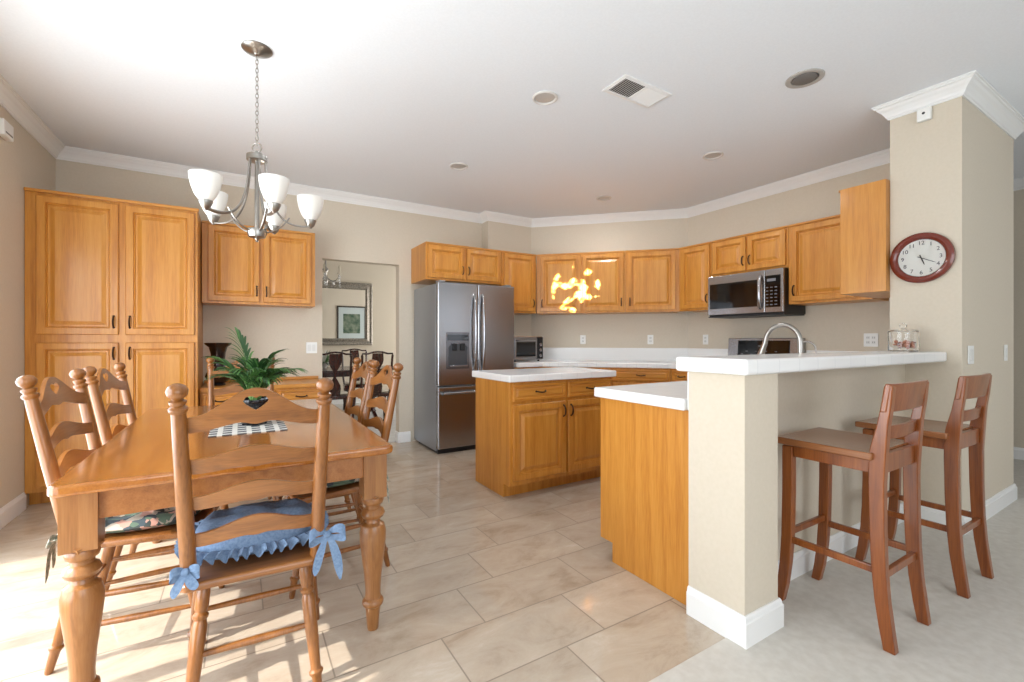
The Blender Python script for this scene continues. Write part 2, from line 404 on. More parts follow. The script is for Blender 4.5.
# dining room shell
bm = BM(); bx(bm, -.6, 4.4, 8.6, 8.75, 0, CZ); struct('wall_dining_far', bm, WALL)
bm = BM(); bx(bm, -.75, -.6, YB+.12, 8.75, 0, CZ); struct('wall_dining_left', bm, WALL)
bm = BM(); bx(bm, 4.3, 4.45, YB+.12, 5.9, 0, CZ); bx(bm, 4.3, 4.45, 8.1, 8.75, 0, CZ); bx(bm, 4.3, 4.45, 5.9, 8.1, 0, .6); bx(bm, 4.3, 4.45, 5.9, 8.1, 2.2, CZ); struct('wall_dining_right', bm, WALL)

LOOP = [(XL, YF_), (XL, YB), (XJ, YB), (XJ, YK), DG0, DG1, (XR, CY1), (CX, CY1), (CX, CY0), (XH, CY0), (XH, YH), (XF, YH), (XF, YF_)]
cr_ = [(0, CZ-.0005), (0, CZ-.125), (.012, CZ-.125), (.014, CZ-.112), (.022, CZ-.106), (.030, CZ-.088), (.048, CZ-.062), (.066, CZ-.046), (.076, CZ-.030), (.088, CZ-.026), (.090, CZ-.014), (.100, CZ-.012), (.100, CZ-.0005)]
cr = [(o*.76, CZ-(CZ-z)*.77) for o, z in cr_]
struct('trim_1', sweep(BM(), LOOP, cr, True), TRIM)
bp = [(0, .0005), (0, .118), (.006, .118), (.010, .110), (.012, .098), (.016, .094), (.016, .0005)]
def board(name, path, side=1): return struct(name, sweep(BM(), path, bp, False, side), TRIM)
board('baseboard_left', [(XL, SY1+.02), (XL, 4.395)])
board('baseboard_rear', [(XL, SY0-.02), (XL, YF_), (XF, YF_)], -1)
board('baseboard_back', [(DX1-.001, YB+.11), (DX1-.001, YB), (1.68, YB)], 1)
board('baseboard_desk', [(.70, YB), (DX0, YB), (DX0, YB+.11)], 1)
PX0, PY0, PY1, BY, BYB = 1.645, 1.0, 1.25, 1.17, 1.25       # bar post and bar wall
board('baseboard_bar', [(PX0, 1.249), (PX0, PY0), (1.876, PY0), (1.876, BY), (CX, BY), (CX, CY0), (XH, CY0), (XH, YH)], 1)
board('baseboard_far', [(XF, YH-.02), (XF, YF_+.02)], 1)
board('baseboard_dining', [(-.59, 8.6), (4.29, 8.6)], 1)
# bar half wall with its post
bm = BM(); slab(bm, [(PX0, PY0), (1.876, PY0), (1.876, BY), (CX, BY), (CX, BYB), (PX0, BYB)], 0, 1.036)
struct('wall_bar', bm, WALL)

# ------------------------------------------------------------------ counters
bm = BM(); slab(bm, [(1.60, .965), (CX-.001, .965), (CX-.001, 1.285), (1.60, 1.285)], 1.037, 1.098)
tag(obj('bar_countertop', bm, CTILE, bevel=.012, seg=3), 'raised white tiled bar top on the beige half wall, running to the column', 'countertop')
bm = BM(); slab(bm, [(1.642, 1.272), (XR-.002, 1.272), (XR-.002, 2.185), (3.975, 2.185), (3.975, 1.85), (1.642, 1.85)], .862, .914)
bx(bm, 1.66, CX, 1.2525, 1.2715, .8625, 1.034)
tag(obj('sink_countertop', bm, CTILE, bevel=.008), 'low white tiled sink counter behind the raised bar, wood end panel beneath', 'countertop')
# back + diagonal counter with backsplash
q = math.sqrt(.5)
F_ = 0.64
dsum = 8.12 - F_*math.sqrt(2)
bm = BM()
slab(bm, [(2.66, YK-.002), (2.66, YK-F_), (dsum-(YK-F_), YK-F_), (XR-F_, dsum-(XR-F_)), (XR-F_, 2.96), (XR-.002, 2.96), (XR-.002, 3.508), (3.249, YK-.002)], .862, .914)
tag(obj('kitchen_countertop', bm, CTILE, bevel=.008), 'white tiled kitchen counter wrapping the angled corner under the wall cabinets', 'countertop')
bm = BM(); sweep(bm, [(2.66, YK-.001), (3.2496, YK-.001), (XR-.001, 3.5096), (XR-.001, 2.962)], [(0, .9145), (0, 1.072), (.014, 1.072), (.016, 1.068), (.016, .9145)])
tag(obj('tile_backsplash', bm, CEDGE), 'low white tile backsplash strip behind the angled kitchen counter', 'backsplash')
bm = BM(); sweep(bm, [(XR-.001, 2.183), (XR-.001, CY1+.001), (CX+.02, CY1+.001)], [(0, .9145), (0, 1.072), (.014, 1.072), (.016, 1.068), (.016, .9145)])
tag(obj('tile_backsplash', bm, CEDGE), 'low white tile backsplash strip right of the range below the outlet', 'backsplash')

# ------------------------------------------------------------------ base cabinets
def base_cab(label, loc, rotz, w, depth, bays, extra_panel=False):
    t = thing('base_cabinet', label, 'cabinet', loc, rotz)
    obj('body', base_body(w, depth), OAK, t, bevel=.002)
    for x0, x1, s in bays:
        add_door(t, x0, x1, .72, .842, -depth-.0005, (x0+x1)/2, .785, DRAWP, 'drawer', False)
        hx = (x0+.024) if s == 'l' else (x1-.024)
        add_door(t, x0, x1, .135, .695, -depth-.0005, hx, .62)
    return t
base_cab('oak island cabinet with two drawers and doors under the small white top', (1.675, 3.345, 0), 0, 1.005, .55, [(.025, .505, 'r'), (.53, .985, 'l')])
bm = BM(); slab(bm, [(1.654, 2.762), (2.706, 2.762), (2.706, 3.375), (1.654, 3.375)], .862, .914)
tag(obj('island_countertop', bm, CTILE, bevel=.008), 'white tiled top of the small freestanding island near the refrigerator', 'countertop')
base_cab('oak sink base cabinet behind the bar wall with plain end panel', (3.97, 1.2535, 0), PI, 3.97-1.678, .582, [(.03, .5, 'r'), (.53, 1.0, 'l'), (1.03, 1.5, 'r'), (1.53, 2.25, 'l')])
base_cab('oak base cabinet right of the refrigerator below the toaster oven', (2.665, YK-.003, 0), 0, .33, .61, [(.02, .31, 'r')])
DGL = math.hypot(DG1[0]-DG0[0], DG1[1]-DG0[1])
off = .61*math.tan(PI/8)
base_cab('oak base cabinet with drawers set across the angled corner', (DG0[0]+q*(off)-.003*q, DG0[1]-q*(off)-.003*q, 0), -PI/4, DGL-2*off, .61, [(.02, .40, 'r'), (.42, .78, 'l'), (.80, DGL-2*off-.02, 'r')])
base_cab('oak base cabinet directly left of the range', (XR-.003, 3.508-off, 0), -PI/2, 3.508-off-2.965, .61, [(.02, 3.508-off-2.965-.02, 'l')])
base_cab('oak base cabinet right of the range against the column wall', (XR-.003, 2.182, 0), -PI/2, 2.182-1.83, .61, [(.02, .33, 'l')])

# ------------------------------------------------------------------ wall cabinets
UZ, UH, UD = 1.495, .725, .30
FY = 4.56
upper('short oak wall cabinet above the refrigerator with two doors', (1.69, YB-.002, 1.82), 0, .93, YB-.002-FY, .40, [(.02, .452, 'r'), (.478, .91, 'l')])
upper('single door oak wall cabinet between refrigerator and angled corner', (2.625, YK-.002, UZ), 0, .488, YK-.002-FY, UH, [(.03, .46, 'r')])
o2 = .31*math.tan(PI/8)
dl = DGL-2*o2
p0 = Vector(DG0)+Vector((q, -q))*o2 - Vector((q, q))*.002
w1 = dl*.635
upper('two door oak wall cabinet on the angled wall catching the added dappled light', (p0.x, p0.y, UZ), -PI/4, w1-.002, .31, UH, [(.05, w1/2-.012+.02, 'l'), (w1/2+.03, w1-.02, 'r')])
p1 = p0+Vector((q, -q))*w1
upper('single door oak wall cabinet at right end of the angled wall', (p1.x, p1.y, UZ), -PI/4, dl-w1, .31, UH, [(.03, dl-w1-.05, 'l')])
yy = 3.51-o2
upper('narrow oak wall cabinet left of the microwave', (XR-.002, yy, UZ), -PI/2, yy-2.972, .318, UH, [(.03, yy-2.972-.02, 'r')])
upper('short two door oak wall cabinet above the microwave', (XR-.002, 2.97, 1.835), -PI/2, .778, .318, UH-(1.835-UZ), [(.02, .38, 'r'), (.40, .76, 'l')])
upper('oak wall cabinet right of the microwave partly behind the end cabinet', (XR-.002, 2.19, UZ), -PI/2, 2.19-1.556, .318, UH, [(.03, .52, 'l')])
t = upper('oak end cabinet on the column side showing only its plain wood side', (XR-.323, CY1+.002, UZ), PI, XR-.323-3.66, .265, UH+.02, [(.03, .56, 'l')])
upper('two door oak wall cabinet above the desk beside the pantry', (-.285, YB-.002, UZ), 0, .91, YB-.002-4.73, .715, [(.045, .44, 'r'), (.47, .875, 'l')])
# under-cabinet shelf beneath the end cabinet
# pantry
t = thing('pantry_cabinet', 'tall oak pantry cabinet with four doors in the left corner', 'cabinet', (XL+.002, YB-.002, 0))
PW, PD = .985, YB-.002-4.41
obj('body', prism(BM(), [(0, 0), (0, 2.225), (-PD, 2.225), (-PD, .10), (-PD+.08, .10), (-PD+.08, 0)], 'x', 0, PW), OAK, t, bevel=.002)
obj('top_moulding', bx(BM(), 0, PW+.01, -PD-.018, -PD-.0005, 2.205, 2.228), OAKX, t, bevel=.004)
for x0, x1, s in ((.06, .50, 'r'), (.54, .965, 'l')):
    hx = x0+.026 if s == 'l' else x1-.026
    add_door(t, x0, x1, 1.21, 2.185, -PD-.0005, hx, 1.305)
    add_door(t, x0, x1, .14, 1.15, -PD-.0005, hx, 1.07)
# desk
t = thing('built_in_desk', 'low oak built-in desk with drawers between pantry and doorway', 'desk', (-.285, YB-.002, 0))
DD = YB-.002-4.49
bm = BM(); bx(bm, 0, .98, -DD, 0, .735, .77); bx(bm, 0, .98, -.02, 0, .771, .80)
obj('desktop', bm, OAKX, t, bevel=.006)
bm = BM(); bx(bm, 0, .30, -DD+.02, 0, 0.0, .7345); bx(bm, .56, .965, -DD+.02, 0, 0.0, .7345); bx(bm, .30, .56, -DD+.02, -.03, .60, .7345)
obj('body', bm, OAK, t, bevel=.002)
for x0, x1 in ((.02, .28), (.58, .95)):
    for z0, z1 in ((.60, .72), (.36, .58), (.08, .34)):
        add_door(t, x0, x1, z0, z1, -DD+.0195, (x0+x1)/2, (z0+z1)/2, DRAWP, 'drawer', False)
add_door(t, .31, .55, .62, .72, -DD+.0195, .43, .67, DRAWP, 'drawer', False)

# ------------------------------------------------------------------ refrigerator
t = thing('refrigerator', 'stainless steel french door refrigerator with dispenser and bottom freezer', 'refrigerator', (1.715, 5.0, 0))
obj('body', bx(BM(), 0, .91, -.665, 0, .03, 1.75), STEELD, t, bevel=.006)
def fdoor(x0, x1, z0, z1, name='door'):
    return obj(name, bx(BM(), x0, x1, -.73, -.672, z0, z1), STEEL, t, bevel=.010, seg=3)
d1 = fdoor(0, .4535, .70, 1.765); d2 = fdoor(.4565, .91, .70, 1.765); d3 = fdoor(0, .91, .055, .69, 'freezer_drawer')
def arc_handle(x):
    bm = BM(); tube(bm, bez((x, -.728, .84), (x, -.80, .92), (x, -.80, 1.58), (x, -.728, 1.66), 14), .013, 10); return bm
obj('handle', arc_handle(.405), STEEL, d1, True); obj('handle', arc_handle(.505), STEEL, d2, True)
bm = BM(); tube(bm, [(.05, -.73, .615), (.055, -.775, .625), (.10, -.782, .627), (.81, -.782, .627), (.855, -.775, .625), (.86, -.73, .615)], .014, 10)
obj('handle', bm, STEEL, d3, True)
bm = BM(); bx(bm, .09, .35, -.7325, -.7305, .87, 1.25); obj('dispenser_panel', bm, base_mat('dispenser_steel', srgb(120, 120, 124), .25, .9), d1)
bm = BM()
prism(bm, [(.115, .90), (.325, .90), (.325, 1.10), (.28, 1.13), (.16, 1.13), (.115, 1.10)], 'y', -.7345, -.7328)
obj('dispenser_recess', bm, base_mat('dispenser_recess', srgb(84, 86, 90), .3, .6), d1)
obj('dispenser_nozzle', bx(BM(), .15, .20, -.760, -.7352, 1.06, 1.135), BLACKP, d1, bevel=.006); obj('dispenser_nozzle', bx(BM(), .24, .29, -.760, -.7352, 1.06, 1.135), BLACKP, d1, bevel=.006)
bm = BM(); bx(bm, .12, .32, -.755, -.7352, .895, .91); obj('drip_tray', bm, STEEL, d1, bevel=.002)
bm = BM(); bx(bm, .10, .34, -.7338, -.7327, 1.165, 1.225); obj('display', bm, BLACKG, d1)
bm = BM(); bx(bm, .795, .825, -.7325, -.7303, 1.70, 1.715); lathe(bm, [(0, .009), (.002, .009)], (.775, -.7303, 1.7075), (.775, -1.73, 1.7075), 14, True); obj('emblem', bm, base_mat('emblem', srgb(210, 210, 212), .2, .8), d2)
bm = BM(); bx(bm, .02, .89, -.68, -.1, .0, .05); obj('kick_grille', bm, BLACKP, t)
for x in (.06, .85): 
    bm = BM(); bx(bm, x-.035, x+.035, -.70, -.60, 1.7655, 1.785); obj('hinge_cover', bm, STEELD, t, bevel=.006)

# ------------------------------------------------------------------ toaster oven
t = thing('toaster_oven', 'stainless toaster oven on the counter beside the refrigerator', 'toaster oven', (2.70, 4.74, .916))
obj('body', bx(BM(), 0, .42, -.32, 0, .018, .298), STEEL, t, bevel=.012, seg=3)
d = obj('door', bx(BM(), .012, .325, -.334, -.3205, .04, .272), STEEL, t, bevel=.004)
obj('window', bx(BM(), .035, .30, -.3365, -.3345, .062, .230), BLACKG, d)
bm = BM(); tube(bm, [(.04, -.335, .250), (.045, -.362, .250), (.29, -.362, .250), (.295, -.335, .250)], .006, 8); obj('handle', bm, STEEL, d, True)
obj('control_panel', bx(BM(), .332, .415, -.328, -.3205, .03, .288), BLACKP, t, bevel=.002)
for z in (.07, .135, .20):
    obj('knob', lathe(BM(), [(0, .021), (.014, .019), (.016, .015)], (.373, -.3285, z), (.373, -1.3, z), 16, True), STEEL, t, True)
for x in (.04, .38):
    for y in (-.28, -.04): obj('foot', lathe(BM(), [(0, .012), (.017, .014)], (x, y, 0), (x, y, 1), 10, True), BLACKP, t)

# ------------------------------------------------------------------ microwave (over the range) and range, both face -X
t = thing('microwave', 'stainless over-the-range microwave with black glass door', 'microwave', (XR-.002, 2.962, 1.415), -PI/2)
MW, MD, MH = .765, .37, .415
obj('body', bx(BM(), 0, MW, -MD, 0, 0, MH), BLACKP, t, bevel=.004)
d = obj('door', bx(BM(), .0, .598, -MD-.028, -MD-.001, .012, MH-.002), STEEL, t, bevel=.005)
obj('window', bx(BM(), .025, .525, -MD-.031, -MD-.0285, .075, MH-.085), BLACKG, d)
bm = BM(); tube(bm, bez((.558, -MD-.028, .05), (.568, -MD-.085, .09), (.568, -MD-.085, MH-.09), (.558, -MD-.028, MH-.05), 12), .015, 10, .6)
obj('handle', bm, STEEL, d, True)
obj('control_panel', bx(BM(), .601, MW, -MD-.026, -MD-.001, .012, MH-.002), STEEL, t, bevel=.004)
obj('keypad', bx(BM(), .606, MW-.025, -MD-.029, -MD-.0265, .06, MH-.06), BLACKG, t)
bm = BM()
for r_ in range(6):
    for c_ in range(3): bx(bm, .61+c_*.04, .632+c_*.04, -MD-.0305, -MD-.0292, .08+r_*.032, .088+r_*.032)
bx(bm, .62, .70, -MD-.0305, -MD-.0292, .30, .325)
obj('key_marks', bm, base_mat('key_marks', srgb(120, 120, 124), .5), t)
obj('vent_grille', bx(BM(), 0, MW, -MD-.02, -.02, -.012, -.0005), base_mat('dark_grille', srgb(40, 40, 42), .5), t, bevel=.003)
t = thing('range', 'freestanding stainless range with black cooktop on the right wall', 'range', (XR-.012, 2.952, 0), -PI/2)
RWd = .76
obj('body', bx(BM(), 0, RWd, -.63, 0, .02, .90), STEEL, t, bevel=.004)
obj('cooktop', bx(BM(), .004, RWd-.004, -.64, -.075, .901, .916), BLACKG, t, bevel=.004)
bm = BM(); prism(bm, [(0, .901), (0, 1.19), (-.045, 1.19), (-.07, .901)], 'x', 0, RWd); obj('backguard', bm, STEEL, t, bevel=.006)
bm = BM(); prism(bm, [(-.0535, 1.165), (-.0555, 1.165), (-.0765, .965), (-.0745, .965)], 'x', .12, RWd-.12); obj('control_display', bm, BLACKG, t)
bm = BM()
for i in range(9): bx(bm, .16+i*.05, .18+i*.05, -.072, -.0685, 1.02+.03*(i % 2), 1.028+.03*(i % 2))
bx(bm, .34, .42, -.066, -.0605, 1.10, 1.115)
obj('control_marks', bm, base_mat('key_marks', (0, 0, 0)), t)
d = obj('oven_door', bx(BM(), .01, RWd-.01, -.665, -.632, .22, .80), STEEL, t, bevel=.006)
obj('window', bx(BM(), .12, RWd-.12, -.668, -.6655, .34, .66), BLACKG, d)
bm = BM(); tube(bm, [(.06, -.665, .745), (.06, -.71, .745), (RWd-.06, -.71, .745), (RWd-.06, -.665, .745)], .012, 10); obj('handle', bm, STEEL, d, True)
obj('storage_drawer', bx(BM(), .01, RWd-.01, -.66, -.632, .06, .205), STEEL, t, bevel=.005)
for i in range(4):
    obj('burner', lathe(BM(), [(0, .09), (.001, .09)], (.2+.36*(i % 2), -.2-.28*(i//2), .9165), (.2+.36*(i % 2), -.2-.28*(i//2), 2), 24, True), base_mat('burner_mark', srgb(44, 44, 46), .2), t)

# ------------------------------------------------------------------ faucet, small tap, jar
fx_, fy_ = 2.875, 1.40
t = thing('kitchen_faucet', 'brushed nickel gooseneck faucet rising behind the raised bar top', 'faucet', (fx_, fy_, .9155))
bm = BM(); lathe(bm, [(0, .030), (.006, .030), (.012, .024), (.05, .020), (.06, .018)], (0, 0, 0), (0, 0, 1), 18, True); obj('base', bm, NICKEL, t, True)
bm = BM(); pts = [Vector((0, 0, .06)), Vector((0, 0, .15)), Vector((0, 0, .24))] + [Vector((0, .105-.105*math.cos(a), .24+.108*math.sin(a))) for a in [PI*k/14 for k in range(1, 14)]] + [Vector((0, .212, .235))]
tube(bm, pts, .0145, 12); obj('spout', bm, NICKEL, t, True)
bm = BM(); lathe(bm, [(0, .0155), (.3, .016), (.9, .024), (1, .022)], (0, .212, .236), (0, .250, .13), 14); obj('spray_head', bm, NICKEL, t, True)
bm = BM(); tube(bm, [(.018, 0, .08), (.05, 0, .09), (.09, 0, .10)], [.009, .007, .006], 8); obj('lever', bm, NICKEL, t, True)
t = thing('filtered_water_tap', 'thin curved nickel water tap right of the gooseneck faucet', 'tap', (3.06, 1.40, .9155))
obj('base', lathe(BM(), [(0, .02), (.01, .018), (.03, .01)], (0, 0, 0), (0, 0, 1), 14, True), NICKEL, t, True)
bm = BM(); tube(bm, [Vector((0, 0, .02)), Vector((0, 0, .12)), Vector((0, 0, .19))]+[Vector((.0, .05-.05*math.cos(a), .19+.055*math.sin(a))) for a in [PI*k/10 for k in range(1, 13)]], .006, 10); obj('spout', bm, NICKEL, t, True)

t = thing('glass_jar', 'clear lidded glass jar of shells on the bar top by the column', 'jar', (3.56, 1.13, 1.0995))
bm = BM(); lathe(bm, [(0, .070), (.004, .076), (.12, .076), (.122, .072), (.006, .068), (.006, 0)], (0, 0, 0), (0, 0, 1), 28, True)
obj('body', bm, GLASS, t, True)
bm = BM(); lathe(bm, [(.122, .076), (.128, .077), (.134, .060), (.138, .020), (.145, .010), (.152, .018), (.165, .020), (.176, .010), (.178, 0)], (0, 0, 0), (0, 0, 1), 24, True); obj('lid', bm, GLASS, t, True)
bm = BM()
for i in range(60):
    a = random.random()*2*PI; r_ = .055*math.sqrt(random.random()); z = .018+.045*random.random()*(1-r_*4)+.004
    s = .008+.007*random.random()
    mt = Matrix.Translation((r_*math.cos(a), r_*math.sin(a), z)) @ Matrix.Rotation(random.random()*3, 4, 'X') @ Matrix.Diagonal((s*1.4, s, s*.7, 1))
    k = bmesh.ops.create_icosphere(bm, subdivisions=1, radius=1, matrix=mt)
    mi = random.choice((0, 0, 1, 2))
    for v in k['verts']:
        for f in v.link_faces: f.material_index = mi
tag(obj('seashell_filling', bm, [base_mat('shell_pink', srgb(196, 132, 104), .5), base_mat('shell_cream', srgb(232, 218, 200), .5), base_mat('shell_brown', srgb(150, 90, 66), .5)], t, True), kind='stuff')

# ------------------------------------------------------------------ clock on the column
t = thing('wall_clock', 'round wall clock with cherry wood rim on the column', 'clock', (CX-.001, 1.085, 1.692), -PI/2)
bm = BM(); lathe(bm, [(0, .150), (.012, .160), (.024, .158), (.034, .146), (.036, .135), (.030, .124), (.022, .118), (.010, .116)], (0, 0, 0), (0, -1, 0), 64, True)
obj('rim', bm, base_mat('clock_rim', srgb(112, 40, 24), .22, 0, .5, .6), t, True)
bm = BM(); lathe(bm, [(.0105, .118), (.012, .118)], (0, 0, 0), (0, -1, 0), 48, True); obj('dial', bm, base_mat('clock_dial', srgb(238, 236, 228), .5), t)
SEGF = None
def text_obj(body, size, loc, parent, mat, name='numeral', rot=(PI/2, 0, 0), ext=.0006):
    cu = bpy.data.curves.new(name, 'FONT'); cu.body = body; cu.size = size; cu.align_x = 'CENTER'; cu.align_y = 'CENTER'; cu.extrude = ext
    tmp = bpy.data.objects.new('tmp', cu); C.objects.link(tmp)
    dg = bpy.context.evaluated_depsgraph_get(); dg.update()
    me = bpy.data.meshes.new_from_object(tmp.evaluated_get(dg)); bpy.data.objects.remove(tmp)
    me.materials.clear(); me.materials.append(mat)
    o = bpy.data.objects.new(name, me); C.objects.link(o); o.parent = parent; o.location = loc; o.rotation_euler = rot
    return o
INK = base_mat('clock_ink', srgb(40, 36, 34), .6)
for h in range(1, 13):
    a = PI/2 - h*PI/6
    text_obj(str(h), .034, (.094*math.cos(a), -.0132, .094*math.sin(a)), t, INK)
def hand(ang, ln, wd, back, y):
    bm = BM(); a = PI/2-ang; d = Vector((math.cos(a), 0, math.sin(a))); n = Vector((-d.z, 0, d.x))
    P4 = [d*-back-n*wd, d*ln*.8-n*wd*.8, d*ln, d*ln*.8+n*wd*.8, d*-back+n*wd]
    A = [bm.verts.new(p+Vector((0, y, 0))) for p in P4]; B = [bm.verts.new(p+Vector((0, y-.001, 0))) for p in P4]
    bm.faces.new(A); bm.faces.new(B[::-1])
    for i in range(5): bm.faces.new((A[i], A[(i+1) % 5], B[(i+1) % 5], B[i]))
    return bm
obj('hour_hand', hand(math.radians(160), .05, .0032, .02, -.0145), INK, t)
obj('minute_hand', hand(math.radians(118), .085, .0022, .02, -.0165), INK, t)
bm = BM(); lathe(bm, [(.020, .1165), (.0212, .1165)], (0, 0, 0), (0, -1, 0), 48, True); obj('clock_glass', bm, GLASS, t, True)

# sensor, switches, outlets
t = thing('motion_sensor', 'small white sensor box just under the crown moulding of the column', 'sensor', (CX-.001, 1.068, 2.555), -PI/2)
obj('housing', bx(BM(), -.035, .035, -.035, 0, 0, .08), WHITEP, t, bevel=.008, seg=3)
obj('lens', lathe(BM(), [(0, .008), (.003, .006)], (0, -.0355, .045), (0, -1, .045), 12, True), base_mat('lens_dark', srgb(60, 60, 60), .2), t)
t = thing('door_chime', 'small white box high on the left wall at the picture edge', 'chime', (XL+.001, 4.06, 2.44), PI/2)
obj('cover', bx(BM(), -.07, .07, -.035, 0, 0, .10), WHITEP, t, bevel=.006)
obj('speaker_slot', bx(BM(), -.05, .05, -.0362, -.0352, .02, .03), SLOT, t)
def plate(name, label, cat, loc, rotz, n=1, kind='switch', group=None):
    t = thing(name, label, cat, loc, rotz, group)
    w_ = .07+.034*(n-1)
    obj('plate', bx(BM(), -w_/2, w_/2, -.006, -.0005, -.057, .057), WHITEP, t, bevel=.003)
    for i in range(n):
        cx = (i-(n-1)/2)*.040
        if kind == 'switch': obj('rocker', bx(BM(), cx-.016, cx+.016, -.010, -.0062, -.033, .033), base_mat('rocker', srgb(228, 228, 224), .3), t, bevel=.002)
        else:
            for s in (-1, 1):
                b = BM(); bx(b, cx-.014, cx+.014, -.0085, -.0062, s*.020-.014, s*.020+.014); f = obj('socket', b, base_mat('socket_face', srgb(226, 226, 222), .4), t, bevel=.003)
                b = BM(); bx(b, cx-.008, cx-.005, -.0092, -.0086, s*.020-.005, s*.020+.006); bx(b, cx+.005, cx+.008, -.0092, -.0086, s*.020-.005, s*.020+.006); obj('slot', b, SLOT, f)
    return t
plate('light_switch', 'white double light switch plate on the column face near its corner', 'light switch', (3.865, CY0-.0005, 1.078), 0, 2)
plate('light_switch', 'white single light switch plate near the hallway edge of the column', 'light switch', (4.63, CY0-.0005, 1.080), 0, 1)
plate('light_switch', 'white double light switch plate on the wall beside the dining doorway', 'light switch', (.632, YB-.0005, 1.09), 0, 2)
plate('wall_outlet', 'white outlet under the leftmost of the angled wall cabinets', 'outlet', (DG0[0]+.67*q-.0005, DG0[1]-.67*q-.0005, 1.175), -PI/4, 1, 'outlet')
plate('wall_outlet', 'white outlet near the right end of the angled wall', 'outlet', (DG0[0]+1.49*q-.0005, DG0[1]-1.49*q-.0005, 1.175), -PI/4, 1, 'outlet')
plate('wall_outlet', 'white outlet on the right wall just left of the range', 'outlet', (XR-.0005, 3.27, 1.175), -PI/2, 1, 'outlet')
plate('wall_outlet', 'white double outlet on the right wall between faucet and glass jar', 'outlet', (XR-.0005, 1.68, 1.17), -PI/2, 2, 'outlet')

# ------------------------------------------------------------------ ceiling fittings
def downlight(label, x, y, r=.082):
    t = thing('recessed_light', label, 'ceiling light', (x, y, CZ))
    obj('trim_ring', lathe(BM(), [(-.0005, r), (-.006, r), (-.010, r*.94), (-.010, r*.86), (-.004, r*.78), (-.0005, r*.78)], (0, 0, 0), (0, 0, 1), 36, True), base_mat('light_trim', srgb(214, 211, 206), .4), t, True)
    obj('lamp', lathe(BM(), [(-.0010, r*.775), (-.0030, r*.5), (-.0045, 0)], (0, 0, 0), (0, 0, 1), 32, True), base_mat('lamp_lens', srgb(186, 182, 176), .3), t, True)
    ld = bpy.data.lights.new('downlight_fill', 'AREA'); ld.shape = 'DISK'; ld.size = .12; ld.energy = 6; ld.color = (.93, .96, 1.0)  # added fill lamp to brighten the kitchen; the fitting itself is off
    lo = bpy.data.objects.new('downlight_fill', ld); C.objects.link(lo); lo.parent = t; lo.location = (0, 0, -.014)
    return t
downlight('recessed ceiling light nearest the chandelier, left of the vent', 1.683, 2.361)
downlight('small recessed ceiling light above the refrigerator side of the kitchen', 1.683, 3.693)
downlight('recessed ceiling light right of the vent, in front of the microwave', 3.425, 2.361)
downlight('farthest recessed ceiling light near the angled cabinets', 3.425, 3.693)
t = thing('ceiling_speaker', 'round grey recessed eyeball fitting in the ceiling near the column', 'ceiling light', (2.886, 1.381, CZ))
obj('trim_ring', lathe(BM(), [(-.0005, .10), (-.006, .10), (-.009, .094), (-.006, .072), (-.0005, .070)], (0, 0, 0), (0, 0, 1), 40, True), base_mat('grey_ring', srgb(178, 174, 168), .5), t, True)
obj('grille', lathe(BM(), [(-.0005, .066), (-.008, .064), (-.014, .045), (-.016, 0)], (0, 0, 0), (0, 0, 1), 36, True), base_mat('dark_grey_grille', srgb(112, 108, 104), .6), t, True)
t = thing('ceiling_vent', 'white rectangular air vent with slats in the ceiling', 'vent', (2.143, 2.005, CZ))
bm = BM()
a, b = .205, .10
sweep(bm, [(-a, -b), (-a, b), (a, b), (a, -b)], [(0, -.0005), (0, -.006), (.022, -.010), (.026, -.0005)], True)
obj('frame', bm, TRIM, t)
obj('backing', bx(BM(), -a+.026, a-.026, -b+.026, b-.026, -.002, -.0005), base_mat('vent_dark', srgb(96, 94, 90), .8), t)
for k in range(22):
    x = -a+.034+k*(2*a-.068)/21
    tilt = -.006 if k < 11 else .006
    bm = BM(); prism(bm, [(x-tilt, -.0025), (x-tilt+.0015, -.0025), (x+tilt+.0015, -.009), (x+tilt, -.009)], 'y', -b+.026, b-.026)
    obj('slat', bm, TRIM, t)
obj('divider', bx(BM(), -.006, .006, -b+.026, b-.026, -.0105, -.0022), TRIM, t)

# ------------------------------------------------------------------ chandelier
ch = thing('chandelier', 'brushed nickel five arm chandelier with frosted bell shades over the dining table', 'chandelier', (.078, 2.769, 0), -TH)
bm = BM(); lathe(bm, [(CZ-.0008, .072), (CZ-.006, .074), (CZ-.012, .068), (CZ-.022, .045), (CZ-.030, .018), (CZ-.036, .012)], (0, 0, 0), (0, 0, 1), 36, True); obj('canopy', bm, NICKEL, ch, True)
bm = BM(); z = CZ-.034; k = 0
while z > 2.235:
    ln = .030; pts = []
    for i in range(14):
        an = 2*PI*i/14; u_ = .0075*math.cos(an); v_ = ln/2*math.sin(an)
        pts.append((u_ if k % 2 else 0, 0 if k % 2 else u_, z-ln/2+v_))
    tube(bm, pts, .0018, 6, closed=True); z -= ln*.76; k += 1
tag(obj('chain', bm, NICKEL, ch, True))
bm = BM(); tube(bm, [(.024*math.cos(a_), 0, 2.204+.024*math.sin(a_)) for a_ in [2*PI*i/20 for i in range(20)]], .0045, 8, closed=True); obj('ring', bm, NICKEL, ch, True)
bm = BM(); lathe(bm, [(2.128, .040), (2.133, .050), (2.160, .050), (2.165, .044), (2.170, .014), (2.184, .008)], (0, 0, 0), (0, 0, 1), 30, True); obj('top_cap', bm, NICKEL, ch, True)
bm = BM(); lathe(bm, [(1.695, 0), (1.698, .008), (1.706, .006), (1.715, .012), (1.722, .040), (1.745, .048), (1.765, .046), (1.77, .012), (2.130, .0105)], (0, 0, 0), (0, 0, 1), 30, True); obj('stem', bm, NICKEL, ch, True)
R5 = .262; SZc = 1.818
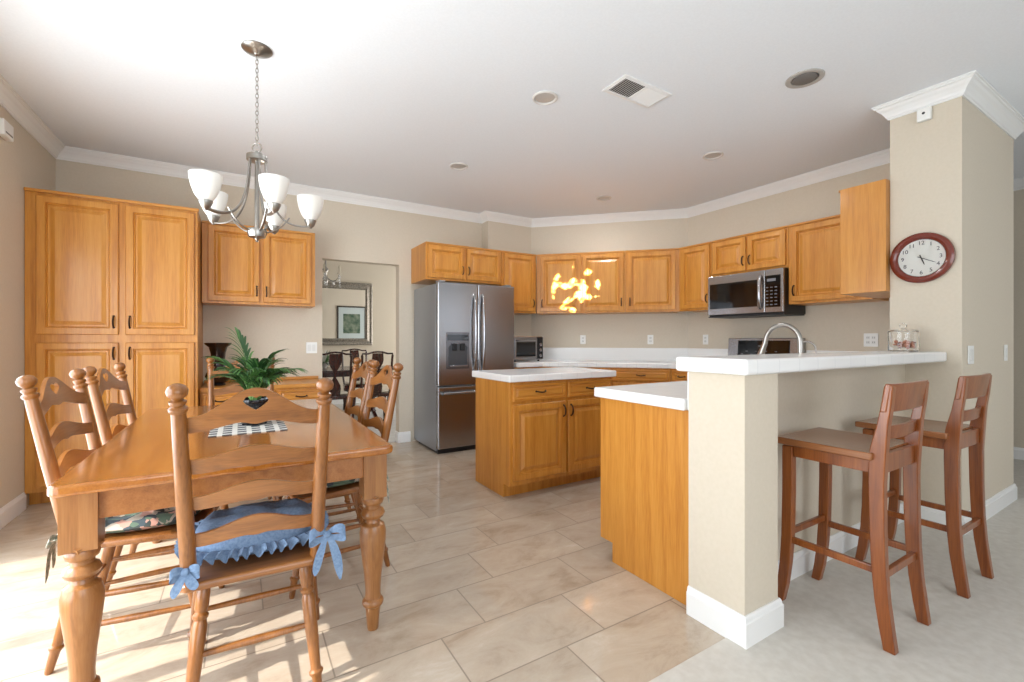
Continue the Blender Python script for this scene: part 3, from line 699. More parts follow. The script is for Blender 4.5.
for k in range(5):
    A5 = math.radians(-116+72*k); ca, sa = math.cos(A5), math.sin(A5)
    def pol(r, z, da=0): return (r*math.cos(A5+da), r*math.sin(A5+da), z)
    bm = BM()
    pts = bez(pol(.040, 2.135), pol(.050, 1.90), pol(.10, 1.78), pol(R5-.01, SZc-.008), 18)
    tube(bm, pts, .0085, 8, .6)
    arm = obj('arm', bm, NICKEL, ch, True)
    bm = BM(); pts = bez(pol(.03, 1.75), pol(.09, 1.755), pol(.13, 1.80), pol(.155, 1.845), 10)
    tube(bm, pts, .007, 8, .6); obj('brace', bm, NICKEL, arm, True)
    bm = BM(); c_ = Vector(pol(R5, 0))
    lathe(bm, [(SZc-.018, .006), (SZc-.012, .010), (SZc-.004, .020), (SZc+.022, .031), (SZc+.028, .031)], c_, c_+Vector((0, 0, 1)), 22, True); obj('cup', bm, NICKEL, arm, True)
    bm = BM(); pr = [(SZc+(z_-0.0285)*.92+.0285, r_*.88) for z_, r_ in [(.0285, .030), (.034, .036), (.06, .054), (.10, .069), (.14, .077), (.165, .079), (.165, .075), (.14, .073), (.10, .065), (.06, .049), (.04, .030), (.036, 0)]]
    lathe(bm, pr, c_, c_+Vector((0, 0, 1)), 32, True); obj('shade', bm, FROST, ch, True)
    pl = bpy.data.lights.new('shade_fill', 'POINT'); pl.energy = .3; pl.color = (1, .97, .93); pl.shadow_soft_size = .02; po = bpy.data.objects.new('shade_fill', pl); C.objects.link(po); po.parent = ch; po.location = (c_.x, c_.y, SZc+.14)  # added weak fill light inside an unlit shade

# ------------------------------------------------------------------ dining table
TX, TY, TW, TLn = .025, 2.565, .98, 1.67
t = thing('dining_table', 'oak dining table with thick turned legs and glossy plank top', 'table', (TX, TY, 0))
bm = BM()
a, b, e = TW/2, TLn/2, .03
pts = []
for sx, sy, a0 in ((1, 1, 0), (-1, 1, PI/2), (-1, -1, PI), (1, -1, 3*PI/2)):
    for i in range(5):
        an = a0+i*PI/8; pts.append((sx*(a-e)+e*math.cos(an), sy*(b-e)+e*math.sin(an)))
slab(bm, pts, .727, .76)
obj('tabletop', bm, TBL, t, bevel=.010, seg=4)
bm = BM(); bx(bm, -a+.095, a-.095, -b+.090, -b+.112, .625, .7265); bx(bm, -a+.095, a-.095, b-.112, b-.090, .625, .7265)
bx(bm, -a+.026, -a+.048, -b+.160, b-.160, .625, .7265); bx(bm, a-.048, a-.026, -b+.160, b-.160, .625, .7265)
obj('apron', bm, wood('oak_apron', srgb(136, 82, 36), srgb(158, 100, 48), srgb(170, 112, 60), 'y', .3, .3), t, bevel=.003)
legp = [(0, .020), (.012, .023), (.055, .026), (.095, .030), (.103, .040), (.112, .042), (.121, .040), (.129, .031), (.16, .030), (.22, .034), (.30, .044), (.36, .051), (.395, .052), (.425, .044), (.435, .030), (.447, .027), (.455, .040), (.470, .047), (.486, .040), (.492, .030), (.503, .029), (.512, .040), (.525, .043), (.536, .040)]
lg = None
for sx in (-1, 1):
    for sy in (-1, 1):
        bm = BM(); lathe(bm, legp, (0, 0, 0), (0, 0, 1), 28, True)
        lathe(bm, [(.530, .040), (.548, .054)], (0, 0, 0), (0, 0, 1), 4, True)
        bx(bm, -.044, .044, -.044, .044, .540, .7262)
        lg = obj('leg', bm, TBLZ, t, True, loc=(sx*(a-.054), sy*(b-.118), 0))

# ------------------------------------------------------------------ ladderback chairs (local: front +y)
def slat_bm(hw, zt_c, zb_c, zt_e, zb_e, y0, bow=.022, th=.013, heart=False, n=40, lean=0.0):
    """curved slat; top & bottom heights vary from centre to ends"""
    bm = BM()
    def prof(s):
        k = (math.cos(PI*s)+1)/2; k = k**1.15
        zt = zt_e+(zt_c-zt_e)*k; kb = (math.cos(PI*min(1, abs(s)*1.0))+1)/2
        zb = zb_e+(zb_c-zb_e)*kb
        if not heart: zb -= .006*math.exp(-(s/.13)**2)
        else: zb -= .012*math.exp(-(s/.16)**2)
        return zt, zb
    def hp(s):
        hw_ = .19
        if not heart or abs(s) > hw_+1e-6: return None
        u = abs(s)/hw_; zc = (zt_c+zb_c)/2+.009
        top = zc+.014*math.sqrt(max(0, 1-((u-.45)/.56)**2))+.001
        bot = zc-.028*(1-u)**.75
        if u > .999: top = bot = zc
        return bot, top
    ss = sorted(set([round(-1+2*i/n, 4) for i in range(n+1)] + ([-.19, .19] if heart else [])))
    def V(s, z, off):
        y = y0-bow*(1-s*s)-lean*(z-zt_e)+off
        return bm.verts.new((s*hw, y, z))
    cols = []
    for s in ss:
        zt, zb = prof(s); h = hp(s)
        zs = [zb, zt] if h is None else [zb, h[0], h[1], zt]
        cols.append([(V(s, z, 0), V(s, z, th)) for z in zs])
    for A, B in zip(cols, cols[1:]):
        if len(A) == 2 and len(B) == 2: prs = [((0, 1), (0, 1))]
        elif len(A) == 4 and len(B) == 4: prs = [((0, 1), (0, 1)), ((2, 3), (2, 3))]
        elif len(A) == 2: prs = [((0, 1), (0, 3))]
        else: prs = [((0, 3), (0, 1))]
        for (a0, a1), (b0, b1) in prs:
            for w_ in (0, 1):
                bm.faces.new([A[a0][w_], B[b0][w_], B[b1][w_], A[a1][w_]])
            bm.faces.new([A[a0][0], A[a0][1], B[b0][1], B[b0][0]])
            bm.faces.new([A[a1][0], B[b1][0], B[b1][1], A[a1][1]])
    for cc in (cols[0], cols[-1]): bm.faces.new([cc[0][0], cc[0][1], cc[1][1], cc[1][0]])
    bmesh.ops.remove_doubles(bm, verts=bm.verts, dist=1e-5)
    return bm
def cushion_bm(w_, d_, h_, z0, cy=0, tuft=False, nx=22, bumpy=.004, seed=0):
    bm = BM(); top = []; 
    def se(u, v):   # square to superellipse disc
        x = u*math.sqrt(1-v*v*.38); y = v*math.sqrt(1-u*u*.38); return x, y
    G = [[None]*(nx+1) for _ in range(nx+1)]; Bt = [[None]*(nx+1) for _ in range(nx+1)]
    for i in range(nx+1):
        for j in range(nx+1):
            u = -1+2*i/nx; v = -1+2*j/nx; x, y = se(u, v)
            r_ = max(abs(u), abs(v)); k = (1-r_**4)**.5 if r_ < 1 else 0
            z = h_*(.5+.5*k) + bumpy*noise.noise(Vector((x*5+seed, y*5, seed)))*k*2
            if tuft:
                for tx, ty in ((-.45, -.4), (.45, -.4), (-.45, .4), (.45, .4)):
                    z -= h_*.32*math.exp(-((x-tx)**2+(y-ty)**2)/.035)
            G[i][j] = bm.verts.new((x*w_/2, cy+y*d_/2, z0+z))
            edge = r_ > .999
            Bt[i][j] = G[i][j] if edge else bm.verts.new((x*w_/2, cy+y*d_/2, z0+h_*.5*(1-k)+.0006))
    for i in range(nx):
        for j in range(nx):
            bm.faces.new((G[i][j], G[i+1][j], G[i+1][j+1], G[i][j+1]))
            bm.faces.new((Bt[i][j], Bt[i][j+1], Bt[i+1][j+1], Bt[i+1][j]))
    return bm
def ruffle_bm(w_, d_, z0, cy, out=.045, n=260, amp=.010, seed=1):
    bm = BM(); rows = []
    for i in range(n):
        a = 2*PI*i/n; c_, s_ = math.cos(a), math.sin(a)
        k = (abs(c_)**3.2+abs(s_)**3.2)**(-1/3.2)
        bx_, by_ = c_*k*w_/2*.93, s_*k*d_/2*.93; dn = Vector((c_, s_, 0))
        ph = math.sin(i*2*PI*46/n + 2*noise.noise(Vector((a*4, seed, 0))))
        row = []
        for q_, (o, dz) in enumerate(((0, 0), (out*.4, .006), (out*.8, -.002), (out, -.012))):
            am = amp*(q_/3.0)
            row.append(bm.verts.new((bx_+dn.x*o*(1+.15*ph), cy+by_+dn.y*o*(1+.15*ph), z0+dz+am*ph)))
        rows.append(row)
    for i in range(n):
        A, B = rows[i], rows[(i+1) % n]
        for q_ in range(3): bm.faces.new((A[q_], A[q_+1], B[q_+1], B[q_]))
    return bm
def ribbon(bm, pts, wd, wdir=(0, 0, 1), mi=0):
    pts = [Vector(p) for p in pts]; wd = wd if isinstance(wd, (list, tuple)) else [wd]*len(pts); W = Vector(wdir)
    pr = None
    for p, w_ in zip(pts, wd):
        c_ = (bm.verts.new(p-W*w_/2), bm.verts.new(p+W*w_/2))
        if pr: bm.faces.new((pr[0], c_[0], c_[1], pr[1])).material_index = mi
        pr = c_
def bow_bm(x, y, z, s=1.0, side=1, tail=.12):
    bm = BM()
    for sg in (-1, 1):
        lp = bez((x, y, z), (x+sg*.05*s, y-.03, z+.05*s), (x+sg*.085*s, y-.02, z-.045*s), (x, y-.008, z-.004), 12)
        ribbon(bm, lp, [.012+.02*s*math.sin(PI*i/12) for i in range(13)], (0, .35, 1))
        tl = bez((x, y-.006, z), (x+sg*.02*s, y-.03, z-.03*s), (x+sg*.03*s, y-.02, z-tail*.6), (x+sg*.035*s, y-.028, z-tail*(1 if sg*side > 0 else .8)), 8)
        ribbon(bm, tl, [.014, .018, .022, .026, .028, .028, .026, .02, .006], (1, 0, .15))
    lathe(bm, [(0, .004), (.006, .011), (.018, .011), (.024, .004)], (x-.012, y-.006, z), (x+1, y-.006, z), 10, True)
    return bm
legprof = [(0, .010), (.02, .0125), (.17, .0155), (.19, .021), (.205, .022), (.22, .016), (.24, .0155), (.5, .020), (.72, .021), (.76, .0165), (.775, .021), (.79, .022), (.81, .015), (.84, .019), (.93, .019), (1.0, .016)]
def make_chair(label, group=None):
    t = thing('ladderback_chair', label, 'chair', (0, 0, 0), 0, group)
    bm = BM()
    pts = [(-.185, -.205), (.185, -.205), (.20, -.19), (.225, .17), (.20, .20), (0, .215), (-.20, .20), (-.225, .17), (-.20, -.19)]
    slab(bm, pts, .420, .446); obj('seat', bm, CHOAKX, t, bevel=.009, seg=3)
    for s in (-1, 1):
        obj('leg', lathe(BM(), legprof, (s*.178, -.245, 0), (s*.140, -.15, .421), 14), CHOAK, t, True)
        obj('leg', lathe(BM(), legprof, (s*.215, .215, 0), (s*.165, .14, .421), 14), CHOAK, t, True)
        b0 = Vector((s*.174, -.185, .445)); b1 = Vector((s*.190, -.300, 1.050)); H_ = (b1-b0).length
        pr = [(0, .016), (.01, .020), (.10, .021), (.30, .021), (H_-.11, .0185), (H_-.085, .0180), (H_-.078, .0235), (H_-.070, .0235), (H_-.064, .016), (H_-.056, .021), (H_-.050, .021), (H_-.046, .012), (H_-.040, .017), (H_-.032, .0245), (H_-.020, .0265), (H_-.008, .021), (H_-.001, .009), (H_, 0)]
        obj('back_post', lathe(BM(), pr, b0, b1, 18, True), CHOAK, t, True)
    def yz(z): return -.185-.115*(z-.445)/.615
    def hw(z): return .174+.016*(z-.445)/.615-.012
    for zt, zb, et, eb, hh in ((1.030, .934, .950, .905, True), (.856, .796, .825, .782, False), (.745, .688, .712, .672, False), (.634, .575, .595, .555, False)):
        obj('slat', slat_bm(hw(et), zt, zb, et, eb, yz((et+eb)/2)-.004, heart=hh, lean=.197), CHOAKX, t, True)
    def at_leg(a, b, z): a = Vector(a); b = Vector(b); return a+(b-a)*(z/.421)
    RL = [((s*.178, -.245, 0), (s*.140, -.15, .421)) for s in (-1, 1)]; FL = [((s*.215, .215, 0), (s*.165, .14, .421)) for s in (-1, 1)]
    def rung(p, q_): return lathe(BM(), [(0, .007), (.1, .009), (.5, .012), (.9, .009), (1, .007)], p, q_, 10)
    for s in (0, 1):
        for z in (.135, .235): obj('rung', rung(at_leg(*RL[s], z), at_leg(*FL[s], z+.01)), CHOAK, t, True)
    for z in (.17, .27): obj('rung', rung(at_leg(*FL[0], z), at_leg(*FL[1], z)), CHOAK, t, True)
    obj('rung', rung(at_leg(*RL[0], .225), at_leg(*RL[1], .225)), CHOAK, t, True)
    return t
GR = 'ladderback chairs around the dining table'
c0 = make_chair('ladderback chair with blue cushion at the near end of the table', GR)
NEAR = ((.052, 1.823, 0), math.radians(-2.2))
c0.location = NEAR[0]; c0.rotation_euler = (0, 0, NEAR[1])
spots = [('left', -.311, 2.334, -96.6, 'ladderback chair on the left of the table, nearer the camera, floral cushion'),
         ('left2', -.275, 2.91, -96, 'ladderback chair on the left of the table, nearer the pantry'),
         ('right', .400, 2.48, 93.7, 'ladderback chair on the right of the table, nearer the camera, floral cushion'),
         ('right2', .400, 3.00, 91.1, 'ladderback chair on the right of the table, nearer the doorway'),
         ('far', .005, 3.50, 178.8, 'ladderback chair at the far end of the table behind the plant')]
CH = {}
for k_, kx, ky, dg_, lab in spots:
    loc, rz = (kx, ky, 0), math.radians(dg_); dup(c0, loc, rz, lab, group=GR); CH[k_] = (loc, rz)
def cushion(label, kind, loc, rz):
    t = thing('chair_cushion', label, 'cushion', (loc[0], loc[1], .4475), rz)
    if kind == 'blue':
        obj('pad', cushion_bm(.39, .35, .105, 0, .03, True), BLUE, t, True)
        obj('ruffle', ruffle_bm(.40, .35, .050, .03, amp=.014, out=.045), BLUE, t, True)
        obj('tie', bow_bm(.205, -.212, .075, 1.1, 1, .15), BLUE, t, True)
        obj('tie', bow_bm(-.180, -.212, .045, .7, -1, .06), BLUE, t, True)
    else:
        obj('pad', cushion_bm(.40, .38, .055, 0, .01, True, seed=3), FLORAL, t, True)
        obj('tie', bow_bm(.20, -.205, .03, .7, 1, .14), SAGE, t, True)
        obj('tie', bow_bm(-.20, -.205, .03, .7, -1, .14), SAGE, t, True)
    return t
cushion('blue ruffled seat cushion with ribbon ties on the nearest chair', 'blue', *NEAR)
cushion('floral seat cushion on the left chair nearer the camera', 'f', *CH['left'])
cushion('floral seat cushion on the left chair nearer the pantry', 'f', *CH['left2'])
cushion('floral seat cushion on the right chair nearer the camera', 'f', *CH['right'])
cushion('floral seat cushion on the right chair nearer the doorway', 'f', *CH['right2'])
cushion('floral seat cushion on the far chair behind the plant', 'f', *CH['far'])

# ------------------------------------------------------------------ plant and mat on the table
def plaid():
    m = base_mat('plaid_cloth', srgb(150, 150, 150), .9); p = m.node_tree.nodes['Principled BSDF']
    tc = N(m, 'ShaderNodeTexCoord'); ck = N(m, 'ShaderNodeTexBrick'); ck.offset = 0; ck.inputs['Scale'].default_value = 1
    ck.inputs['Brick Width'].default_value = .055; ck.inputs['Row Height'].default_value = .055; ck.inputs['Mortar Size'].default_value = .010; ck.inputs['Mortar Smooth'].default_value = 0
    ck.inputs['Color1'].default_value = (*srgb(58, 60, 66), 1); ck.inputs['Color2'].default_value = (*srgb(92, 92, 96), 1); ck.inputs['Mortar'].default_value = (*srgb(214, 210, 202), 1)
    L(m, tc.outputs['Object'], ck.inputs['Vector']); L(m, ck.outputs['Color'], p.inputs['Base Color']); return m
tag(obj('placemat', bx(BM(), -.15, .15, -.19, .19, 0, .003), plaid(), loc=(.035, 2.46, .7605)), 'black and white plaid mat lying under the potted plant', 'mat')
t = thing('potted_palm', 'small green palm in a black pot at the middle of the table', 'plant', (.060, 2.50, .764))
bm = BM(); lathe(bm, [(0, .050), (.004, .055), (.06, .066), (.105, .074), (.118, .078), (.124, .076), (.118, .070), (.105, .068), (.10, 0)], (0, 0, 0), (0, 0, 1), 32, True); obj('pot', bm, base_mat('black_ceramic', srgb(18, 20, 26), .12), t, True)
bm = BM()
def leaf(base, az, el, ln, droop, wd, mi):
    d = Vector((math.cos(az)*math.cos(el), math.sin(az)*math.cos(el), math.sin(el)))
    pts = []; p = Vector(base); n = 12
    for i in range(n+1):
        pts.append(p.copy()); p = p + d*(ln/n); d = (d+Vector((0, 0, -droop/n*(.4+1.5*i/n)))).normalized()
    side = Vector((-math.sin(az), math.cos(az), 0)); pr = None
    for i, p in enumerate(pts):
        s_ = i/n; w_ = wd*(math.sin(PI*min(1, s_*.92+.06))**.8)*(1 if s_ < .98 else .1)
        c_ = (bm.verts.new(p-side*w_/2+Vector((0, 0, w_*.25))), bm.verts.new(p), bm.verts.new(p+side*w_/2+Vector((0, 0, w_*.25))))
        if pr:
            for a_ in (0, 1):
                f = bm.faces.new((pr[a_], c_[a_], c_[a_+1], pr[a_+1])); f.material_index = mi
        pr = c_
def frond(az, el, ln, droop, mi):
    d = Vector((math.cos(az)*math.cos(el), math.sin(az)*math.cos(el), math.sin(el))); p = Vector((.012*math.cos(az), .012*math.sin(az), .10)); n = 14
    path = []
    for i in range(n+1):
        path.append((p.copy(), d.copy())); p = p+d*(ln/n); d = (d+Vector((math.cos(az), math.sin(az), 0))*(droop*.6/n)*i/n*2+Vector((0, 0, -droop/n*2.0*i/n))).normalized()
    tube(bm, [q_[0] for q_ in path], [.0032-.0022*i/n for i in range(n+1)], 5, mi=2)
    for i in range(5, n+1):
        q_, dd = path[i]; k = (i-5)/(n-5)
        for sg in (-1, 1):
            sd_ = Vector((-math.sin(az), math.cos(az), 0))*sg
            v = (dd*1.15+sd_*(1.0-.7*k)+Vector((0, 0, .15))).normalized()
            L_ = (.085+.045*math.sin(PI*(k*.8+.1)))*random.uniform(.85, 1.1)
            leaf(q_, math.atan2(v.y, v.x), math.asin(max(-1, min(1, v.z))), L_, 1.3, .0125, random.choice((mi, (mi+1) % 2)))
for i in range(12):
    az = i*2.399+random.uniform(-.25, .25); k = i/12
    frond(az, math.radians(84-20*k), random.uniform(.16, .22), .7+.6*k, i % 2)
frond(math.radians(140), math.radians(82), .31, .4, 1); frond(math.radians(165), math.radians(68), .24, .6, 0)
frond(math.radians(-20), math.radians(62), .22, .9, 0); frond(math.radians(-40), math.radians(70), .20, 1.0, 1)
fo = obj('foliage', bm, [base_mat('leaf_dark', srgb(42, 78, 38), .45), base_mat('leaf_mid', srgb(72, 116, 54), .45), base_mat('leaf_light', srgb(112, 150, 84), .45)], t, True)
bm = BM()
for i in range(14):
    az = i*2.4; tube(bm, [(.012*math.cos(az), .012*math.sin(az), .09), (.022*math.cos(az), .022*math.sin(az), .15), (.032*math.cos(az), .032*math.sin(az), .20)], [.004, .0035, .0025], 6)
obj('stems', bm, base_mat('leaf_light', (0, 0, 0)), t, True)

# vase on desk
t = thing('dark_vase', 'dark flared vase standing on the desk beside the pantry', 'vase', (-.165, 4.72, .7715))
bm = BM(); lathe(bm, [(0, .055), (.008, .058), (.02, .050), (.04, .080), (.08, .098), (.11, .086), (.14, .060), (.20, .050), (.28, .056), (.335, .070), (.358, .098), (.372, .104), (.374, .098), (.335, .062), (.28, .050), (.22, .044), (.21, 0)], (0, 0, 0), (0, 0, 1), 32, True)
obj('body', bm, base_mat('dark_lacquer', srgb(34, 22, 20), .2), t, True)
bm = BM(); lathe(bm, [(.205, .0505), (.21, .054), (.225, .054), (.23, .0525)], (0, 0, 0), (0, 0, 1), 28, True); obj('neck_band', bm, BRONZE, t, True)

# ------------------------------------------------------------------ bar stools (local: front +y toward bar)
def sprism(bm, prof, x0, x1):
    """profile list (y_center, z, y_half, ) -> box-section leg between x0,x1"""
    pr = None; fs = None
    for yc, z, hy in prof:
        r_ = [bm.verts.new((x0, yc-hy, z)), bm.verts.new((x1, yc-hy, z)), bm.verts.new((x1, yc+hy, z)), bm.verts.new((x0, yc+hy, z))]
        if pr is None: bm.faces.new(r_)
        else:
            for k in range(4): bm.faces.new((pr[k], pr[(k+1) % 4], r_[(k+1) % 4], r_[k]))
        pr = r_
    bm.faces.new(pr); return bm
def make_stool(label):
    t = thing('bar_stool', label, 'stool')
    lw = .036
    for s in (-1, 1):
        xc = s*.165
        obj('leg', sprism(BM(), [(-.198, 0, .019), (-.186, .08, .021), (-.173, .18, .022), (-.164, .30, .023), (-.159, .45, .024), (-.157, .62, .025), (-.160, .72, .027), (-.164, .76, .025), (-.176, .84, .018), (-.188, .92, .016), (-.196, .995, .014)], xc-lw/2, xc+lw/2), CHERRY, t, bevel=.004)
        obj('leg', sprism(BM(), [(.205, 0, .018), (.190, .08, .020), (.178, .18, .021), (.170, .30, .022), (.166, .50, .022), (.166, .70, .022)], xc-lw/2, xc+lw/2), CHERRY, t, bevel=.004)
        obj('apron', bx(BM(), xc-.010, xc+.010, -.137, .144, .655, .705), CHERRY, t, bevel=.002)
        obj('stretcher', bx(BM(), xc-.009, xc+.009, -.145, .150, .272, .300), CHERRY, t, bevel=.003)
    bm = BM(); nx, ny = 12, 12; G = []; x_, y_ = .205, .0
    for zt in (0, 1):
        g = [[bm.verts.new((-.203+.406*i/nx, -.150+.365*j/ny, (.706 if not zt else .736-.012*math.sin(PI*i/nx)*math.sin(PI*min(1, j/ny*1.05))**.6))) for j in range(ny+1)] for i in range(nx+1)]
        G.append(g)
        for i in range(nx):
            for j in range(ny): bm.faces.new((g[i][j], g[i+1][j], g[i+1][j+1], g[i][j+1]))
    for i in range(nx):
        for j in (0, ny): bm.faces.new((G[0][i][j], G[0][i+1][j], G[1][i+1][j], G[1][i][j]))
    for j in range(ny):
        for i in (0, nx): bm.faces.new((G[0][i][j], G[0][i][j+1], G[1][i][j+1], G[1][i][j]))
    obj('seat', bm, wood('cherry_seat', srgb(116, 66, 34), srgb(138, 84, 46), srgb(152, 98, 58), 'y', .25, .4), t, True, bevel=.006)
    obj('apron', bx(BM(), -.146, .146, .157, .175, .655, .705), CHERRY, t, bevel=.002)
    obj('apron', bx(BM(), -.146, .146, -.172, -.152, .655, .728), CHERRY, t, bevel=.002)
    obj('stretcher', bx(BM(), -.147, .147, .160, .178, .300, .328), CHERRY, t, bevel=.003)
    obj('stretcher', bx(BM(), -.147, .147, -.178, -.160, .255, .285), CHERRY, t, bevel=.003)
    def curved(z0, z1, yb, lean, th, hw, bow):
        bm = BM(); n = 16; pr = None
        for i in range(n+1):
            s = -1+2*i/n; x = s*hw; o = -bow*(1-s*s)
            r_ = [bm.verts.new((x, yb+o, z0)), bm.verts.new((x, yb+o+th, z0)), bm.verts.new((x, yb+o+th-lean, z1)), bm.verts.new((x, yb+o-lean, z1))]
            if pr is None: bm.faces.new(r_)
            else:
                for k in range(4): bm.faces.new((pr[k], pr[(k+1) % 4], r_[(k+1) % 4], r_[k]))
            pr = r_
        bm.faces.new(pr); return bm
    obj('top_rail', curved(.894, 1.002, -.190, .016, .020, .186, .016), CHERRY, t, True, bevel=.004)
    obj('back_slat', curved(.785, .838, -.172, .008, .016, .150, .016), CHERRY, t, True, bevel=.003)
    return t
st = make_stool('cherry wood bar stool nearer the camera, beside the bar post')
st.location = (2.247, .895, .004); st.rotation_euler = (0, 0, 0)
dup(st, (2.985, .870, .004), math.radians(-1), 'cherry wood bar stool farther along the bar, beside the column')

# ------------------------------------------------------------------ dining room beyond the doorway
t = thing('wall_mirror', 'large silver framed mirror on the dining room wall', 'mirror', (1.51, 8.598, 1.650))
bm = BM(); a, b = .62, .575
sweep(bm, [(-a, -b), (-a, b), (a, b), (a, -b)], [(0, 0), (0, .035), (.02, .045), (.055, .03), (.10, .045), (.125, .02), (.125, 0)], True)
for v in bm.verts: v.co = Vector((v.co.x, -v.co.z-.001, v.co.y))
obj('frame', bm, SILVER, t); obj('mirror_glass', bx(BM(), -a+.115, a-.115, -.012, -.004, -b+.115, b-.115), MIRROR, t)
t = thing('framed_picture', 'framed landscape picture with pale mat, seen reflected in the mirror', 'picture', (2.46, YB+.122, 1.58), PI)
bm = BM(); a, b = .36, .46
sweep(bm, [(-a, -b), (-a, b), (a, b), (a, -b)], [(0, 0), (0, .025), (.035, .025), (.035, 0)], True)
for v in bm.verts: v.co = Vector((v.co.x, -v.co.z-.001, v.co.y))
obj('frame', bm, base_mat('dark_frame', srgb(60, 52, 44), .4), t)
obj('mat_board', bx(BM(), -a+.035, a-.035, -.012, -.004, -b+.035, b-.035), base_mat('mat_board', srgb(188, 198, 196), .8), t)
obj('print', bx(BM(), -.21, .21, -.014, -.0125, -.24, .26), noisy('landscape_print', srgb(56, 84, 66), srgb(130, 140, 120), 7, .5), t)

def q_chair(label):
    t = thing('dining_room_chair', label, 'chair')
    bm = BM(); slab(bm, [(-.20, -.20), (.20, -.20), (.25, .22), (-.25, .22)], .40, .445); obj('seat_frame', bm, MAHOG, t, bevel=.006)
    obj('seat_pad', cushion_bm(.42, .40, .04, .445, .01, False, 12, .001), CREAM, t, True)
    for s in (-1, 1):
        obj('leg', lathe(BM(), [(0, .026), (.03, .03), (.08, .016), (.5, .020), (.8, .032), (1, .034)], (s*.22, .19, 0), (s*.21, .18, .401), 12), MAHOG, t, True)
        obj('leg', lathe(BM(), [(0, .02), (1, .02)], (s*.17, -.24, 0), (s*.17, -.18, .401), 8), MAHOG, t, True)
        bm = BM(); tube(bm, bez((s*.18, -.185, .44), (s*.21, -.22, .62), (s*.185, -.26, .82), (s*.20, -.28, .965), 10), .016, 8); obj('back_post', bm, MAHOG, t, True)
    bm = BM(); pts = [(-.20, -.28, .955), (-.195, -.283, .985), (-.13, -.29, .985), (-.06, -.29, 1.005), (0, -.29, 1.01), (.06, -.29, 1.005), (.13, -.29, .985), (.195, -.283, .985), (.20, -.28, .955)]
    tube(bm, pts, .018, 8, .7); obj('crest_rail', bm, MAHOG, t, True)
    bm = BM(); pr = None
    for i in range(13):
        s = i/12; z = .45+.54*s; hw_ = .055+.03*math.cos(s*2*PI*1.0)-.015*math.cos(s*4*PI); y = -.19-.095*s
        r_ = [bm.verts.new((-hw_, y, z)), bm.verts.new((hw_, y, z)), bm.verts.new((hw_, y-.012, z)), bm.verts.new((-hw_, y-.012, z))]
        if pr is None: bm.faces.new(r_)
        else:
            for k in range(4): bm.faces.new((pr[k], pr[(k+1) % 4], r_[(k+1) % 4], r_[k]))
        pr = r_
    bm.faces.new(pr); obj('splat', bm, MAHOG, t, True)
    return t
qc = q_chair('dark mahogany chair at the left edge of the dining room doorway'); qc.location = (1.03, 6.28, .004)
dup(qc, (1.56, 6.28, .004), 0, 'dark mahogany chair with yoke back nearest the right side of the doorway')
dup(qc, (1.66, 7.62, .004), PI, 'dark mahogany chair on the far side of the dining room table')
t = thing('dining_room_table', 'dark polished mahogany table in the room beyond the doorway', 'table', (1.1, 6.95, .004))
bm = BM(); slab(bm, [(1.05*math.copysign(abs(math.cos(a_))**.6, math.cos(a_)), .50*math.copysign(abs(math.sin(a_))**.6, math.sin(a_))) for a_ in [2*PI*i/40 for i in range(40)]], .725, .75); obj('tabletop', bm, MAHOG, t, bevel=.008)
obj('apron', bx(BM(), -.8, .8, -.35, .35, .65, .7245), MAHOG, t)
for s in (-1, 1):
    obj('pedestal', lathe(BM(), [(0, .05), (.2, .07), (.5, .045), (.7, .08), (.9, .05), (1, .08)], (s*.6, 0, .08), (s*.6, 0, .651), 16), MAHOG, t, True)
    for r_ in (-1, 1): obj('foot', sprism(BM(), [(r_*.02, .14, .03)]+[(r_*.15, .11, .03), (r_*.30, .04, .03), (r_*.34, 0.0, .03)], s*.6-.025, s*.6+.025), MAHOG, t)
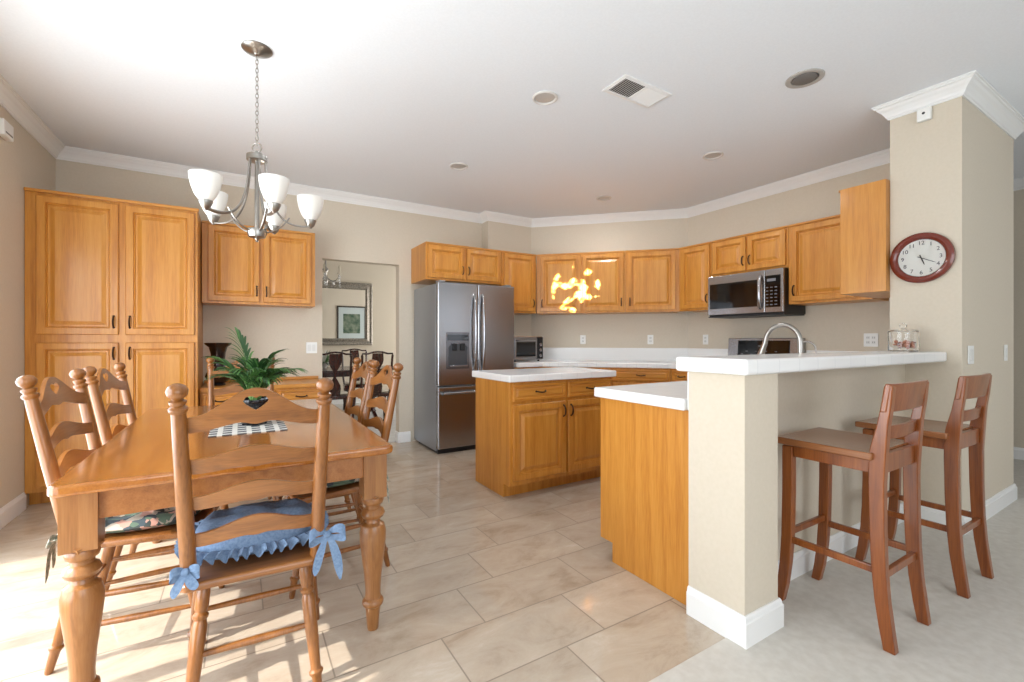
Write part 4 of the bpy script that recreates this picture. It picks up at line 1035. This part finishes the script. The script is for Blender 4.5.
t = thing('flower_centrepiece', 'leafy white and green centrepiece on the dining room table', 'plant', (1.02, 6.95, .7605))
obj('bowl', lathe(BM(), [(0.001, .05), (.02, .06), (.08, .12), (.085, .115), (.03, .05), (.03, 0)], (0, 0, 0), (0, 0, 1), 24, True), base_mat('white_china', srgb(230, 228, 222), .2), t, True)
bm = BM()
for i in range(60):
    az = i*2.4; el = math.radians(random.uniform(10, 80))
    leaf((.03*math.cos(az), .03*math.sin(az), .06), az, el, random.uniform(.14, .26), .6, .03, i % 3)
obj('foliage', bm, [base_mat('leaf_dark', (0,0,0)), base_mat('leaf_mid', (0,0,0)), base_mat('petal', srgb(228, 226, 220), .7)], t, True)
# crystal chandelier in the dining room
t = thing('crystal_chandelier', 'small crystal chandelier glimpsed through the dining room doorway', 'chandelier', (1.06, 6.95, .0))
bm = BM(); lathe(bm, [(1.98, .0), (1.99, .02), (2.03, .035), (2.07, .012), (2.15, .02), (2.19, .045), (2.23, .015), (2.30, .012), (CZ-.03, .006), (CZ-.025, .06), (CZ-.001, .06)], (0, 0, 0), (0, 0, 1), 16, True); obj('stem', bm, NICKEL, t, True)
for k in range(6):
    a_ = k*PI/3+.3; f = lambda r, z: (r*math.cos(a_), r*math.sin(a_), z)
    bm = BM(); tube(bm, bez(f(.02, 2.08), f(.12, 1.98), f(.20, 2.02), f(.22, 2.12), 10), .006, 6); arm = obj('arm', bm, GLASS if False else NICKEL, t, True)
    obj('candle', lathe(BM(), [(0, .03), (.01, .03), (.012, .010), (.08, .010), (.10, .014), (.13, .002)], f(.22, 2.12), f(.22, 3.12), 10, True), CREAM, arm, True)
    bm = BM()
    for j in range(5):
        c_ = Vector(f(.22, 2.095-.035*j)); bmesh.ops.create_icosphere(bm, subdivisions=1, radius=.014-.001*j, matrix=Matrix.Translation(c_))
    c_ = Vector(f(.12, 1.99)); bmesh.ops.create_icosphere(bm, subdivisions=1, radius=.020, matrix=Matrix.Translation(c_))
    obj('crystals', bm, base_mat('crystal', srgb(235, 235, 235), .05, .4), arm, True)
